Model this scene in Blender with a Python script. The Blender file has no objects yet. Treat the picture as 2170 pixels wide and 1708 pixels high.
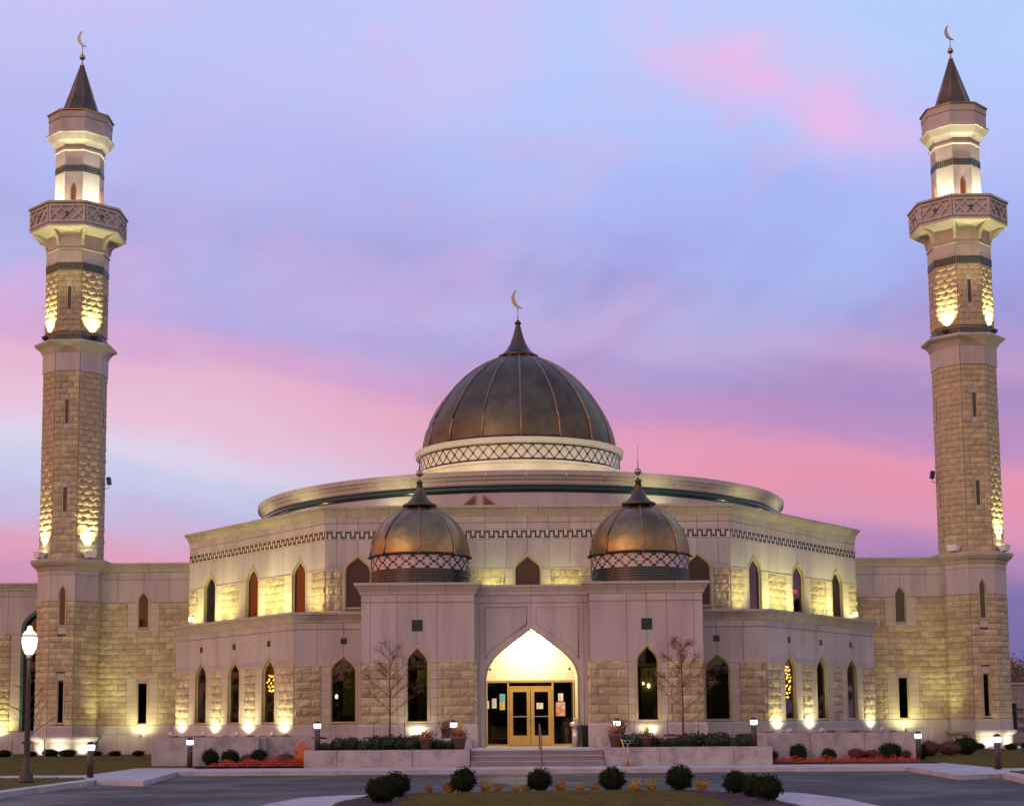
import bpy, bmesh, math, random
from mathutils import Vector, Matrix, noise as mnoise
random.seed(7)
sc = bpy.context.scene
COL = sc.collection
PI = math.pi
R = math.radians

# ------------------------------------------------------------------ camera
F_PX, W_PX, H_PX = 3300.0, 2170.0, 1708.0
th = math.atan(361 / F_PX); roll = 0.0075
w = Vector((0, math.cos(th), math.sin(th))); u0 = Vector((0, -math.sin(th), math.cos(th))); r0 = Vector((1, 0, 0))
cr, sr = math.cos(roll), math.sin(roll)
r_ = r0 * cr - u0 * sr; u_ = r0 * sr + u0 * cr
cam_d = bpy.data.cameras.new('camera'); cam = bpy.data.objects.new('camera', cam_d); COL.objects.link(cam)
M = Matrix((r_, u_, -w)).transposed().to_4x4(); M.translation = Vector((-1.89, 0, 1.85))
cam.matrix_world = M
cam_d.sensor_width = 36; cam_d.lens = F_PX / W_PX * 36
cam_d.shift_x = 54 / W_PX; cam_d.shift_y = 313 / W_PX
cam_d.clip_start = 0.5; cam_d.clip_end = 3000
sc.camera = cam
sc.view_settings.view_transform = 'Standard'; sc.view_settings.look = 'None'
sc.view_settings.exposure = 0.0; sc.view_settings.gamma = 1.0
try: sc.view_settings.use_curve_mapping = False
except Exception: pass

def lin(c):
    return tuple((v / 255 / 12.92 if v / 255 <= .04045 else ((v / 255 + .055) / 1.055) ** 2.4) for v in c)

# ------------------------------------------------------------------ sky
world = bpy.data.worlds.new('World'); sc.world = world; world.use_nodes = True
nt = world.node_tree; nt.nodes.clear()
def WN(t, **k):
    n = nt.nodes.new(t)
    for a, b in k.items(): setattr(n, a, b)
    return n
def wm(op, a, b=None, c=None, clamp=False):
    n = WN('ShaderNodeMath', operation=op, use_clamp=clamp)
    for i, v in enumerate((a, b, c)):
        if v is None: continue
        if isinstance(v, (int, float)): n.inputs[i].default_value = v
        else: nt.links.new(v, n.inputs[i])
    return n.outputs[0]
def wramp(fac, stops, lo, hi):
    f = wm('DIVIDE', wm('SUBTRACT', fac, lo), hi - lo, clamp=True)
    n = WN('ShaderNodeValToRGB'); el = n.color_ramp.elements
    while len(el) > 1: el.remove(el[-1])
    for i, (p, c) in enumerate(sorted(stops)):
        q = (p - lo) / (hi - lo)
        e = el[0] if i == 0 else el.new(q)
        e.position = q; e.color = (*lin(c), 1)
    n.color_ramp.interpolation = 'B_SPLINE' if False else 'EASE'
    nt.links.new(f, n.inputs[0]); return n.outputs[0]
def wmix(f, a, b):
    n = WN('ShaderNodeMix', data_type='RGBA')
    for s, v in ((n.inputs[0], f), (n.inputs[6], a), (n.inputs[7], b)):
        if isinstance(v, (int, float)): s.default_value = v
        elif isinstance(v, tuple): s.default_value = (*v, 1)
        else: nt.links.new(v, s)
    return n.outputs[2]
tc = WN('ShaderNodeTexCoord'); sep = WN('ShaderNodeSeparateXYZ'); nt.links.new(tc.outputs['Generated'], sep.inputs[0])
dx, dy, dz = sep.outputs
hl = wm('SQRT', wm('ADD', wm('MULTIPLY', dx, dx), wm('MULTIPLY', dy, dy)))
hl = wm('MAXIMUM', hl, 0.02)
sx = wm('DIVIDE', dx, hl); el_ = wm('DIVIDE', dz, hl)
cmb = WN('ShaderNodeCombineXYZ'); nt.links.new(wm('MULTIPLY', sx, 3.2), cmb.inputs[0]); nt.links.new(wm('ADD', wm('MULTIPLY', el_, 9.0), wm('MULTIPLY', sx, 2.6)), cmb.inputs[2]); nt.links.new(wm('MULTIPLY', wm('DIVIDE', dy, hl), 3.0), cmb.inputs[1])
def wnoise(scale, detail, rough, off=0.0):
    n = WN('ShaderNodeTexNoise', noise_dimensions='4D'); n.inputs['Scale'].default_value = scale
    n.inputs['Detail'].default_value = detail; n.inputs['Roughness'].default_value = rough; n.inputs['W'].default_value = off
    nt.links.new(cmb.outputs[0], n.inputs['Vector']); return wm('SUBTRACT', n.outputs[0], 0.5)
n1 = wnoise(1.3, 5, .55, 1.7); n2 = wnoise(2.6, 6, .6, 4.2); n3 = wnoise(1.0, 4, .5, 9.1)
t = wm('ADD', el_, wm('MULTIPLY', sx, 0.135)); t = wm('ADD', t, wm('MULTIPLY', n1, 0.055)); t = wm('ADD', t, wm('MULTIPLY', n2, 0.035))
LEFT = [(1.6, (112, 126, 196)), (.60, (184, 198, 250)), (.427, (192, 197, 247)), (.336, (184, 185, 240)), (.275, (172, 167, 223)), (.239, (181, 165, 220)), (.209, (214, 166, 207)), (.185, (232, 182, 209)),
        (.16, (231, 193, 217)), (.136, (222, 212, 236)), (.121, (200, 204, 234)), (.10, (198, 187, 222)), (.0785, (226, 160, 190)), (.06, (208, 150, 188)), (0.0, (150, 125, 180))]
RIGHT = [(1.6, (110, 128, 198)), (.60, (182, 206, 253)), (.47, (183, 206, 253)), (.41, (180, 198, 252)), (.36, (168, 182, 243)), (.32, (161, 165, 228)), (.293, (160, 153, 214)), (.2577, (190, 154, 202)), (.238, (172, 143, 198)),
         (.2137, (190, 145, 196)), (.1955, (226, 152, 182)), (.18, (228, 150, 176)), (.155, (219, 152, 183)), (.137, (184, 138, 186)), (.112, (128, 114, 172)), (.05, (106, 100, 158)), (0.0, (100, 92, 150))]
cl = wramp(t, LEFT, 0.0, 1.6); crr = wramp(t, RIGHT, 0.0, 1.6)
lr = WN('ShaderNodeMapRange', interpolation_type='SMOOTHSTEP'); nt.links.new(sx, lr.inputs[0]); lr.inputs[1].default_value = -.22; lr.inputs[2].default_value = .22
front = wmix(lr.outputs[0], cl, crr)
cmb2 = WN('ShaderNodeCombineXYZ'); nt.links.new(wm('ADD', sx, wm('MULTIPLY', el_, -.5)), cmb2.inputs[0]); nt.links.new(wm('MULTIPLY', el_, 1.3), cmb2.inputs[2]); nt.links.new(wm('DIVIDE', dy, hl), cmb2.inputs[1])
def puff(scale, w_, lo, hi, detail=9):
    n = WN('ShaderNodeTexNoise', noise_dimensions='4D'); n.inputs['Scale'].default_value = scale; n.inputs['Detail'].default_value = detail; n.inputs['Roughness'].default_value = .52; n.inputs['Distortion'].default_value = .5
    n.inputs['W'].default_value = w_; nt.links.new(cmb2.outputs[0], n.inputs['Vector'])
    m = WN('ShaderNodeMapRange', interpolation_type='SMOOTHSTEP'); nt.links.new(n.outputs[0], m.inputs[0]); m.inputs[1].default_value = lo; m.inputs[2].default_value = hi; return m.outputs[0]
pm2 = WN('ShaderNodeMapRange', interpolation_type='SMOOTHSTEP'); nt.links.new(el_, pm2.inputs[0]); pm2.inputs[1].default_value = .19; pm2.inputs[2].default_value = .27
front = wmix(wm('MULTIPLY', wm('MULTIPLY', puff(5.0, 3.3, .50, .72), pm2.outputs[0]), .45), front, lin((226, 188, 234)))
front = wmix(wm('MULTIPLY', wm('MULTIPLY', puff(9.0, 6.1, .52, .74), pm2.outputs[0]), .42), front, lin((234, 172, 208)))
front = wmix(wm('MULTIPLY', wm('MULTIPLY', puff(4.0, 8.7, .46, .66), pm2.outputs[0]), .45), front, lin((178, 202, 252)))
# a rosy streak high on the right
line = wm('SUBTRACT', wm('ADD', el_, wm('MULTIPLY', sx, .55)), .522)
line = wm('ADD', line, wm('MULTIPLY', n2, .10))
g = wm('EXPONENT', wm('MULTIPLY', wm('MULTIPLY', line, line), -900.0))
g2 = wm('EXPONENT', wm('MULTIPLY', wm('POWER', wm('ABSOLUTE', wm('SUBTRACT', sx, .17)), 2.0), -90.0))
front = wmix(wm('MULTIPLY', wm('MULTIPLY', wm('MULTIPLY', g, g2), puff(7.0, 1.9, .30, .62)), .85), front, lin((250, 182, 226)))
# the sunset side of the sky, behind the camera
BACK = [(1.6, (120, 128, 186)), (.8, (150, 142, 186)), (.45, (188, 172, 184)), (.25, (206, 182, 178)), (.13, (206, 178, 160)), (.05, (186, 152, 132)), (0.0, (90, 70, 72))]
tb = wm('ADD', el_, wm('MULTIPLY', n1, .12)); back = wramp(tb, BACK, 0.0, 1.6)
bk = WN('ShaderNodeMapRange', interpolation_type='SMOOTHSTEP'); nt.links.new(wm('DIVIDE', dy, hl), bk.inputs[0]); bk.inputs[1].default_value = .6; bk.inputs[2].default_value = -.6
WEST = [(1.6, (118, 124, 184)), (.8, (158, 146, 178)), (.45, (210, 170, 156)), (.28, (240, 170, 130)), (.15, (255, 138, 84)), (.06, (255, 110, 50)), (0.0, (110, 60, 50))]
west = wramp(tb, WEST, 0.0, 1.6)
wf_ = wm('ADD', wm('MULTIPLY', sx, -.96), wm('MULTIPLY', wm('DIVIDE', dy, hl), -.28))
wk = WN('ShaderNodeMapRange', interpolation_type='SMOOTHSTEP'); nt.links.new(wf_, wk.inputs[0]); wk.inputs[1].default_value = .12; wk.inputs[2].default_value = .85
gain = wm('ADD', wm('ADD', 1.0, wm('MULTIPLY', bk.outputs[0], .45)), wm('MULTIPLY', wk.outputs[0], .6))
skyc = wmix(wk.outputs[0], wmix(bk.outputs[0], front, back), west)
vm = WN('ShaderNodeVectorMath', operation='SCALE'); nt.links.new(skyc, vm.inputs[0]); nt.links.new(gain, vm.inputs['Scale'])
bg = WN('ShaderNodeBackground'); nt.links.new(vm.outputs[0], bg.inputs[0]); bg.inputs[1].default_value = 1.0
wo = WN('ShaderNodeOutputWorld'); nt.links.new(bg.outputs[0], wo.inputs[0])

# ------------------------------------------------------------------ afterglow (the set sun's side)
sd = bpy.data.lights.new('sun', 'SUN'); sd.energy = 0.42; sd.angle = R(40); sd.color = (1.0, .84, .62)
so = bpy.data.objects.new('sun', sd); COL.objects.link(so)
so.rotation_euler = Vector((0.75, .85, -0.40)).to_track_quat('-Z', 'Y').to_euler()

# ------------------------------------------------------------------ materials
MATS = {}
def mat(name, color, rough=.7, var=.12, nscale=1.5, bump=0.0, bscale=40, metal=0.0, rnd=0.0, dirt=None, dscale=.5, emit=None, estr=0, spec=None, streak=False):
    if name in MATS: return MATS[name]
    m = bpy.data.materials.new(name); m.use_nodes = True; n = m.node_tree; N = n.nodes; L = n.links
    b = N['Principled BSDF']; b.inputs['Roughness'].default_value = rough; b.inputs['Metallic'].default_value = metal
    if spec is not None: b.inputs['Specular IOR Level'].default_value = spec
    geo = N.new('ShaderNodeNewGeometry')
    mp = N.new('ShaderNodeMapping'); L.new(geo.outputs['Position'], mp.inputs[0])
    if streak: mp.inputs['Scale'].default_value = (1, 1, .18)
    nz = N.new('ShaderNodeTexNoise'); nz.inputs['Scale'].default_value = nscale; nz.inputs['Detail'].default_value = 8; nz.inputs['Roughness'].default_value = .65
    L.new(mp.outputs[0], nz.inputs['Vector'])
    hs = N.new('ShaderNodeHueSaturation'); hs.inputs['Color'].default_value = (*color, 1)
    mr = N.new('ShaderNodeMapRange'); mr.inputs[1].default_value = .3; mr.inputs[2].default_value = .7; mr.inputs[3].default_value = 1 - var; mr.inputs[4].default_value = 1 + var
    L.new(nz.outputs[0], mr.inputs[0])
    val = mr.outputs[0]
    if rnd:
        oi = N.new('ShaderNodeObjectInfo'); m2 = N.new('ShaderNodeMapRange'); m2.inputs[3].default_value = 1 - rnd; m2.inputs[4].default_value = 1 + rnd
        L.new(oi.outputs['Random'], m2.inputs[0]); mu = N.new('ShaderNodeMath'); mu.operation = 'MULTIPLY'
        L.new(val, mu.inputs[0]); L.new(m2.outputs[0], mu.inputs[1]); val = mu.outputs[0]
        m3 = N.new('ShaderNodeMapRange'); m3.inputs[3].default_value = .5 - rnd * .08; m3.inputs[4].default_value = .5 + rnd * .08
        L.new(oi.outputs['Random'], m3.inputs[0]); L.new(m3.outputs[0], hs.inputs['Hue'])
    L.new(val, hs.inputs['Value'])
    out = hs.outputs[0]
    if dirt:
        nz2 = N.new('ShaderNodeTexNoise'); nz2.inputs['Scale'].default_value = dscale; nz2.inputs['Detail'].default_value = 10; nz2.inputs['Roughness'].default_value = .7
        L.new(mp.outputs[0], nz2.inputs['Vector'])
        m4 = N.new('ShaderNodeMapRange'); m4.inputs[1].default_value = .48; m4.inputs[2].default_value = .70; m4.inputs[4].default_value = .8; L.new(nz2.outputs[0], m4.inputs[0])
        mx = N.new('ShaderNodeMix'); mx.data_type = 'RGBA'; L.new(m4.outputs[0], mx.inputs[0]); L.new(out, mx.inputs[6]); mx.inputs[7].default_value = (*dirt, 1); out = mx.outputs[2]
    L.new(out, b.inputs['Base Color'])
    if bump:
        nb = N.new('ShaderNodeTexNoise'); nb.inputs['Scale'].default_value = bscale; nb.inputs['Detail'].default_value = 6; L.new(geo.outputs['Position'], nb.inputs['Vector'])
        bp = N.new('ShaderNodeBump'); bp.inputs['Strength'].default_value = bump; bp.inputs['Distance'].default_value = .03; L.new(nb.outputs[0], bp.inputs['Height']); L.new(bp.outputs[0], b.inputs['Normal'])
    if emit: b.inputs['Emission Color'].default_value = (*emit, 1); b.inputs['Emission Strength'].default_value = estr
    MATS[name] = m; return m

smooth = mat('limestone_smooth', (.49, .435, .395), .75, .10, 1.2, .2, 30, rnd=.085, dirt=(.33, .28, .26), dscale=1.0, streak=True)
rough = mat('limestone_rock_face', (.49, .40, .235), .85, .18, 2.5, .6, 14, rnd=.17, dirt=(.33, .25, .17), dscale=1.6)
jamb = mat('limestone_jamb', (.51, .44, .335), .75, .08, 1.5, .15, 30, rnd=.05)
mortar = mat('mortar', (.27, .215, .17), .9, .1)
cornm = mat('limestone_cornice', (.47, .425, .355), .75, .09, 1.1, .15, 25, rnd=.04, dirt=(.33, .27, .25), dscale=.7, streak=True)
conc = mat('stained_concrete', (.42, .375, .36), .85, .2, 1.6, .3, 20, dirt=(.17, .145, .145), dscale=1.5)
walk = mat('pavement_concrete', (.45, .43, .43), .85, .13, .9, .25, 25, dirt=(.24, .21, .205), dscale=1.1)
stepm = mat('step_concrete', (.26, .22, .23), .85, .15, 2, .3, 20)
asphalt = mat('asphalt', (.040, .036, .034), .75, .25, .35, .6, 45, dirt=(.075, .064, .054), dscale=.16)  # paler warm patches: stains, plus lamp pools put into the colour
def add_cracks(m, scale, width, dark):
    N = m.node_tree.nodes; L = m.node_tree.links; b = N['Principled BSDF']; src = b.inputs['Base Color'].links[0].from_socket
    g_ = N.new('ShaderNodeNewGeometry'); nz = N.new('ShaderNodeTexNoise'); nz.inputs['Scale'].default_value = 1.1; nz.inputs['Detail'].default_value = 6; L.new(g_.outputs['Position'], nz.inputs['Vector'])
    ad = N.new('ShaderNodeVectorMath'); ad.operation = 'MULTIPLY_ADD'; L.new(nz.outputs['Color'], ad.inputs[0]); ad.inputs[1].default_value = (1.6, 1.6, 0); L.new(g_.outputs['Position'], ad.inputs[2])
    v = N.new('ShaderNodeTexVoronoi'); v.feature = 'DISTANCE_TO_EDGE'; v.inputs['Scale'].default_value = scale; L.new(ad.outputs[0], v.inputs['Vector'])
    mr = N.new('ShaderNodeMapRange'); mr.inputs[1].default_value = 0; mr.inputs[2].default_value = width; mr.inputs[3].default_value = dark; mr.inputs[4].default_value = 0; L.new(v.outputs['Distance'], mr.inputs[0])
    mx = N.new('ShaderNodeMix'); mx.data_type = 'RGBA'; L.new(mr.outputs[0], mx.inputs[0]); L.new(src, mx.inputs[6]); mx.inputs[7].default_value = (.018, .016, .016, 1); L.new(mx.outputs[2], b.inputs['Base Color'])
    w_ = N.new('ShaderNodeTexNoise'); w_.inputs['Scale'].default_value = .35; w_.inputs['Detail'].default_value = 5; L.new(g_.outputs['Position'], w_.inputs['Vector'])
    m2 = N.new('ShaderNodeMapRange'); m2.inputs[1].default_value = .4; m2.inputs[2].default_value = .62; m2.inputs[3].default_value = .5; m2.inputs[4].default_value = .85; L.new(w_.outputs[0], m2.inputs[0]); L.new(m2.outputs[0], b.inputs['Roughness'])
add_cracks(asphalt, .16, .012, .85)
grass = mat('lawn', (.085, .08, .018), .95, .45, 1.2, .8, 30, dirt=(.13, .10, .032), dscale=.5, spec=.1)
grassf = mat('grass_blades', (.12, .115, .035), .9, .4, 2.0, dirt=(.17, .13, .05), dscale=.7)
mulch = mat('bark_mulch', (.055, .028, .022), .95, .45, 9, 1.0, 18)
teal = mat('teal_tile', (.008, .032, .034), .22, .3, 6, rnd=.3, spec=.45)
cream = mat('cream_tile', (.62, .56, .46), .35, .08, 3)
creamw = mat('cream_painted_wall', (.78, .72, .56), .6, .04, 1)
bronze = mat('patinated_bronze', (.135, .104, .060), .45, .28, 1.1, .10, 9, metal=.9, dirt=(.06, .056, .05), dscale=.8, rnd=.12)
copper = mat('copper_dome_metal', (.29, .20, .085), .32, .22, 1.5, .08, 9, metal=.9, rnd=.10, dirt=(.12, .09, .05), dscale=1.0)
ribm = mat('copper_rib', (.27, .18, .11), .4, .25, 3, metal=.85)
gold = mat('gilded_metal', (.40, .33, .22), .3, .15, 4, metal=.9)
goldfr = mat('gold_anodised_frame', (.52, .34, .11), .38, .06, 3, metal=.45)
trimm = mat('window_trim', (.50, .40, .22), .5, .08, 3)
dark = mat('dark_metal', (.02, .018, .018), .45, .2, 5, metal=.3)
bollm = mat('bollard_bronze', (.06, .042, .035), .5, .15, 5, metal=.3)
steel = mat('brushed_steel', (.55, .52, .50), .3, .08, 6, metal=.9)
whitem = mat('white_metal', (.75, .75, .73), .5, .05, 4)
terra = mat('plant_pot', (.18, .105, .07), .8, .15, 6)
soil = mat('soil', (.03, .02, .016), .95, .3, 8)
leafd = mat('dark_evergreen_leaves', (.014, .022, .007), .9, .5, 9, rnd=.25, spec=.1)
leafr = mat('deep_red_leaves', (.085, .018, .012), .7, .5, 9, rnd=.3)
leafo = mat('flame_orange_leaves', (.55, .10, .02), .6, .4, 8, rnd=.3)
leafs = mat('scarlet_leaves', (.48, .05, .02), .6, .5, 5, dirt=(.5, .16, .03), dscale=2.5)
leafy = mat('golden_leaves', (.36, .20, .03), .7, .35, 8, rnd=.3)
leafb = mat('rust_brown_leaves', (.24, .12, .045), .7, .4, 8)
leafg = mat('glossy_green_leaves', (.024, .042, .010), .55, .5, 7, rnd=.3)
flowr = mat('red_flowers', (.50, .035, .02), .6, .4, 9)
spiky = mat('yellow_grass_blades', (.55, .42, .10), .6, .25, 9)
bark = mat('grey_bark', (.10, .07, .055), .9, .25, 9)
stakem = mat('stake_wood', (.20, .15, .12), .8, .2, 9)
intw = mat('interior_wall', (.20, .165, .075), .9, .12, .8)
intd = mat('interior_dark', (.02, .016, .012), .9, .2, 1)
brownp = mat('brown_blind', (.055, .026, .016), .45, .12, 2)
paper = mat('notice_paper', (.75, .75, .72), .8, .03, 9)
blue = mat('blue_paper', (.16, .42, .72), .8, .03, 9)
yellow = mat('yellow_paper', (.80, .55, .08), .8, .03, 9)
poster = mat('poster_print', (.50, .20, .12), .7, .7, 7, dirt=(.75, .70, .62), dscale=4)
def emis(name, c, s):
    m = bpy.data.materials.new(name); m.use_nodes = True; N = m.node_tree.nodes; N.clear()
    e = N.new('ShaderNodeEmission'); e.inputs[0].default_value = (*c, 1); e.inputs[1].default_value = s
    o = N.new('ShaderNodeOutputMaterial'); m.node_tree.links.new(e.outputs[0], o.inputs[0]); return m
e_boll = emis('bollard_lens', (.95, .90, 1.0), 7)
e_lamp = emis('street_lamp_globe', (1.0, .86, .62), 1.7)
e_chan = emis('chandelier_bulb', (1.0, .50, .11), 7)
e_pend = emis('pendant_bulb', (1.0, .85, .55), 6)
e_flood = emis('floodlight_lens', (1.0, .98, .72), 8)
e_soff = emis('soffit_lens', (1.0, .97, .92), 6)
e_exit = emis('exit_sign_face', (1.0, .03, .06), 4)
def glassmat(name, tint, transp=.75, rough=.02):
    m = bpy.data.materials.new(name); m.use_nodes = True; N = m.node_tree.nodes; L = m.node_tree.links; N.clear()
    fr = N.new('ShaderNodeFresnel'); fr.inputs[0].default_value = 1.55
    ad = N.new('ShaderNodeMath'); ad.operation = 'ADD'; ad.use_clamp = True; ad.inputs[1].default_value = .03; L.new(fr.outputs[0], ad.inputs[0]); gb = N.new('ShaderNodeNewGeometry'); fb = N.new('ShaderNodeMath'); fb.operation = 'SUBTRACT'; fb.inputs[0].default_value = 1.0; L.new(gb.outputs['Backfacing'], fb.inputs[1]); mb_ = N.new('ShaderNodeMath'); mb_.operation = 'MULTIPLY'; L.new(ad.outputs[0], mb_.inputs[0]); L.new(fb.outputs[0], mb_.inputs[1])
    tr = N.new('ShaderNodeBsdfTransparent'); tr.inputs[0].default_value = (*tint, 1)
    gl = N.new('ShaderNodeBsdfGlossy'); gl.inputs['Roughness'].default_value = rough; gl.inputs[0].default_value = (.9, .9, .9, 1)
    nz = N.new('ShaderNodeTexNoise'); nz.inputs['Scale'].default_value = .9; ge = N.new('ShaderNodeNewGeometry'); L.new(ge.outputs['Position'], nz.inputs['Vector'])
    bp = N.new('ShaderNodeBump'); bp.inputs['Strength'].default_value = .10; bp.inputs['Distance'].default_value = .04; L.new(nz.outputs[0], bp.inputs['Height']); L.new(bp.outputs[0], gl.inputs['Normal'])
    mx = N.new('ShaderNodeMixShader'); L.new(mb_.outputs[0], mx.inputs[0]); L.new(tr.outputs[0], mx.inputs[1]); L.new(gl.outputs[0], mx.inputs[2])
    o = N.new('ShaderNodeOutputMaterial'); L.new(mx.outputs[0], o.inputs[0]); return m
glass = glassmat('window_glass', (.62, .66, .52))
glassu = glassmat('upper_window_glass', (.38, .5, .5))
glassd = glassmat('dark_slit_glass', (.12, .13, .14))

# ------------------------------------------------------------------ mesh tools
WM = {}
I4 = Matrix.Identity(4)
def link(o, parent=None, Mw=None):
    COL.objects.link(o); Mw = Mw or I4
    WM[o] = Mw.copy()
    if parent is not None:
        o.parent = parent; o.matrix_local = WM[parent].inverted() @ Mw
    else: o.matrix_world = Mw
    return o
def tag(o, label=None, cat=None, group=None, kind=None):
    if label: o['label'] = label
    if cat: o['category'] = cat
    if group: o['group'] = group
    if kind: o['kind'] = kind
    return o
def empty(name, loc, label, cat, group=None):
    o = bpy.data.objects.new(name, None); o.empty_display_size = .2
    return tag(link(o, None, Matrix.Translation(loc)), label, cat, group)
class MB:
    def __init__(s): s.v = []; s.f = []; s.sm = []; s.mi = []; s.m = 0
    def add(s, vs, fs, smooth=False):
        b = len(s.v); s.v += [tuple(v) for v in vs]
        for f in fs: s.f.append([b + i for i in f]); s.sm.append(smooth); s.mi.append(s.m)
        return s
    def box(s, x0, x1, y0, y1, z0, z1):
        vs = [(x, y, z) for x in (x0, x1) for y in (y0, y1) for z in (z0, z1)]
        return s.add(vs, [(0, 1, 3, 2), (4, 6, 7, 5), (0, 4, 5, 1), (2, 3, 7, 6), (0, 2, 6, 4), (1, 5, 7, 3)])
    def prism(s, poly, y0, y1):            # poly in (u,z), extruded along local y
        n = len(poly); vs = [(a, y0, b) for a, b in poly] + [(a, y1, b) for a, b in poly]
        return s.add(vs, [list(range(n))[::-1], list(range(n, 2 * n))] + [(i, (i + 1) % n, n + (i + 1) % n, n + i) for i in range(n)])
    def flat(s, poly, z0, z1):             # plan polygon extruded in z
        n = len(poly); vs = [(a, b, z0) for a, b in poly] + [(a, b, z1) for a, b in poly]
        return s.add(vs, [list(range(n))[::-1], list(range(n, 2 * n))] + [(i, (i + 1) % n, n + (i + 1) % n, n + i) for i in range(n)])
    def lathe(s, prof, n=32, c=(0, 0, 0), a0=0, a1=2 * PI, smooth=True, ph=0):
        full = abs(a1 - a0 - 2 * PI) < 1e-6; cols = n if full else n + 1; vs = []
        for i in range(cols):
            a = a0 + (a1 - a0) * i / n + ph
            for r, z in prof: vs.append((c[0] + r * math.cos(a), c[1] + r * math.sin(a), c[2] + z))
        k = len(prof); fs = []
        for i in range(n):
            j = (i + 1) % cols
            for q in range(k - 1): fs.append((i * k + q, j * k + q, j * k + q + 1, i * k + q + 1))
        return s.add(vs, fs, smooth)
    def tube(s, pts, r, n=6, smooth=True, cap=True):
        pts = [Vector(p) for p in pts]; rr = r if isinstance(r, (list, tuple)) else [r] * len(pts); vs = []
        for i, p in enumerate(pts):
            d = (pts[min(i + 1, len(pts) - 1)] - pts[max(i - 1, 0)]).normalized()
            a = d.cross(Vector((0, 0, 1)) if abs(d.z) < .95 else Vector((1, 0, 0))).normalized(); b = d.cross(a)
            for k in range(n): q = 2 * PI * k / n; vs.append(p + (a * math.cos(q) + b * math.sin(q)) * rr[i])
        fs = []
        for i in range(len(pts) - 1):
            for k in range(n): fs.append((i * n + k, i * n + (k + 1) % n, (i + 1) * n + (k + 1) % n, (i + 1) * n + k))
        if cap: fs += [list(range(n))[::-1], [(len(pts) - 1) * n + k for k in range(n)]]
        return s.add(vs, fs, smooth)
    def ball(s, c, r, nu=10, nv=6, sq=1.0):
        return s.lathe([(max(r * math.sin(PI * i / nv), 1e-4), -r * sq * math.cos(PI * i / nv)) for i in range(nv + 1)], nu, c)
    def mesh(s, name, mats):
        me = bpy.data.meshes.new(name); me.from_pydata(s.v, [], s.f)
        for i, m in enumerate(mats if isinstance(mats, (list, tuple)) else [mats]): me.materials.append(m)
        bm = bmesh.new(); bm.from_mesh(me); bmesh.ops.recalc_face_normals(bm, faces=bm.faces)
        bm.faces.ensure_lookup_table()
        for i, f in enumerate(bm.faces): f.smooth = s.sm[i]; f.material_index = s.mi[i]
        bm.to_mesh(me); bm.free(); return me
    def build(s, name, mats, parent=None, Mw=None, **k):
        o = bpy.data.objects.new(name, s.mesh(name, mats)); link(o, parent, Mw)
        if k: tag(o, **k)
        return o
def leafcloud(mb, pts, size, rng, up=.3):
    for p in pts:
        s_ = size * rng.uniform(.6, 1.3); a = Vector((rng.gauss(0, 1), rng.gauss(0, 1), rng.gauss(0, 1))).normalized(); b = a.cross(Vector((rng.gauss(0, 1), rng.gauss(0, 1), up))).normalized()
        mb.add([Vector(p) + a * s_, Vector(p) + b * s_ * .55, Vector(p) - a * s_ * .7, Vector(p) - b * s_ * .55], [(0, 1, 2, 3)])

class Frame:                                # wall plane seen from outside: u to the right, d outwards
    def __init__(s, a, b):
        s.a = Vector((a[0], a[1], 0)); s.L = (Vector((b[0], b[1], 0)) - s.a).length
        s.ang = math.atan2(b[1] - a[1], b[0] - a[0])
        s.M = Matrix.Translation(s.a) @ Matrix.Rotation(s.ang, 4, 'Z')
    def P(s, u, z, d=0): return s.M @ Vector((u, -d, z))

# ------------------------------------------------------------------ rock-faced blocks
VAR = {}
def block_geo(seed, nu=4, nz=3):
    rg = random.Random(seed); vs = []; gz = nz; gu = nu
    for j in range(gz + 1):
        for i in range(gu + 1):
            e = (i in (0, gu)) + (j in (0, gz)); a = i / gu; b = j / gz
            if 0 < i < gu: a += rg.uniform(-.06, .06)
            if 0 < j < gz: b += rg.uniform(-.09, .09)
            d = 0 if e else rg.uniform(.035, .085)
            if e == 1: d = rg.uniform(.008, .028)
            vs.append((a, -d, b))
    fs = []
    for j in range(gz):
        for i in range(gu):
            q = j * (gu + 1) + i; fs.append((q, q + 1, q + gu + 2, q + gu + 1))
    ring = [i for i in range(gu + 1)] + [j * (gu + 1) + gu for j in range(1, gz + 1)] + [gz * (gu + 1) + i for i in range(gu - 1, -1, -1)] + [j * (gu + 1) for j in range(gz - 1, 0, -1)]
    b0 = len(vs)
    for i in ring: x, y, z = vs[i]; vs.append((min(max(x, 0), 1), .06, min(max(z, 0), 1)))
    n = len(ring)
    for k in range(n): fs.append((ring[k], ring[(k + 1) % n], b0 + (k + 1) % n, b0 + k))
    return vs, fs
GEO = [block_geo(s) for s in range(12)]
BMESH = []
for g_ in GEO:
    m_ = MB(); m_.add(*g_); BMESH.append(m_.mesh('stone_block', rough))
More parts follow.
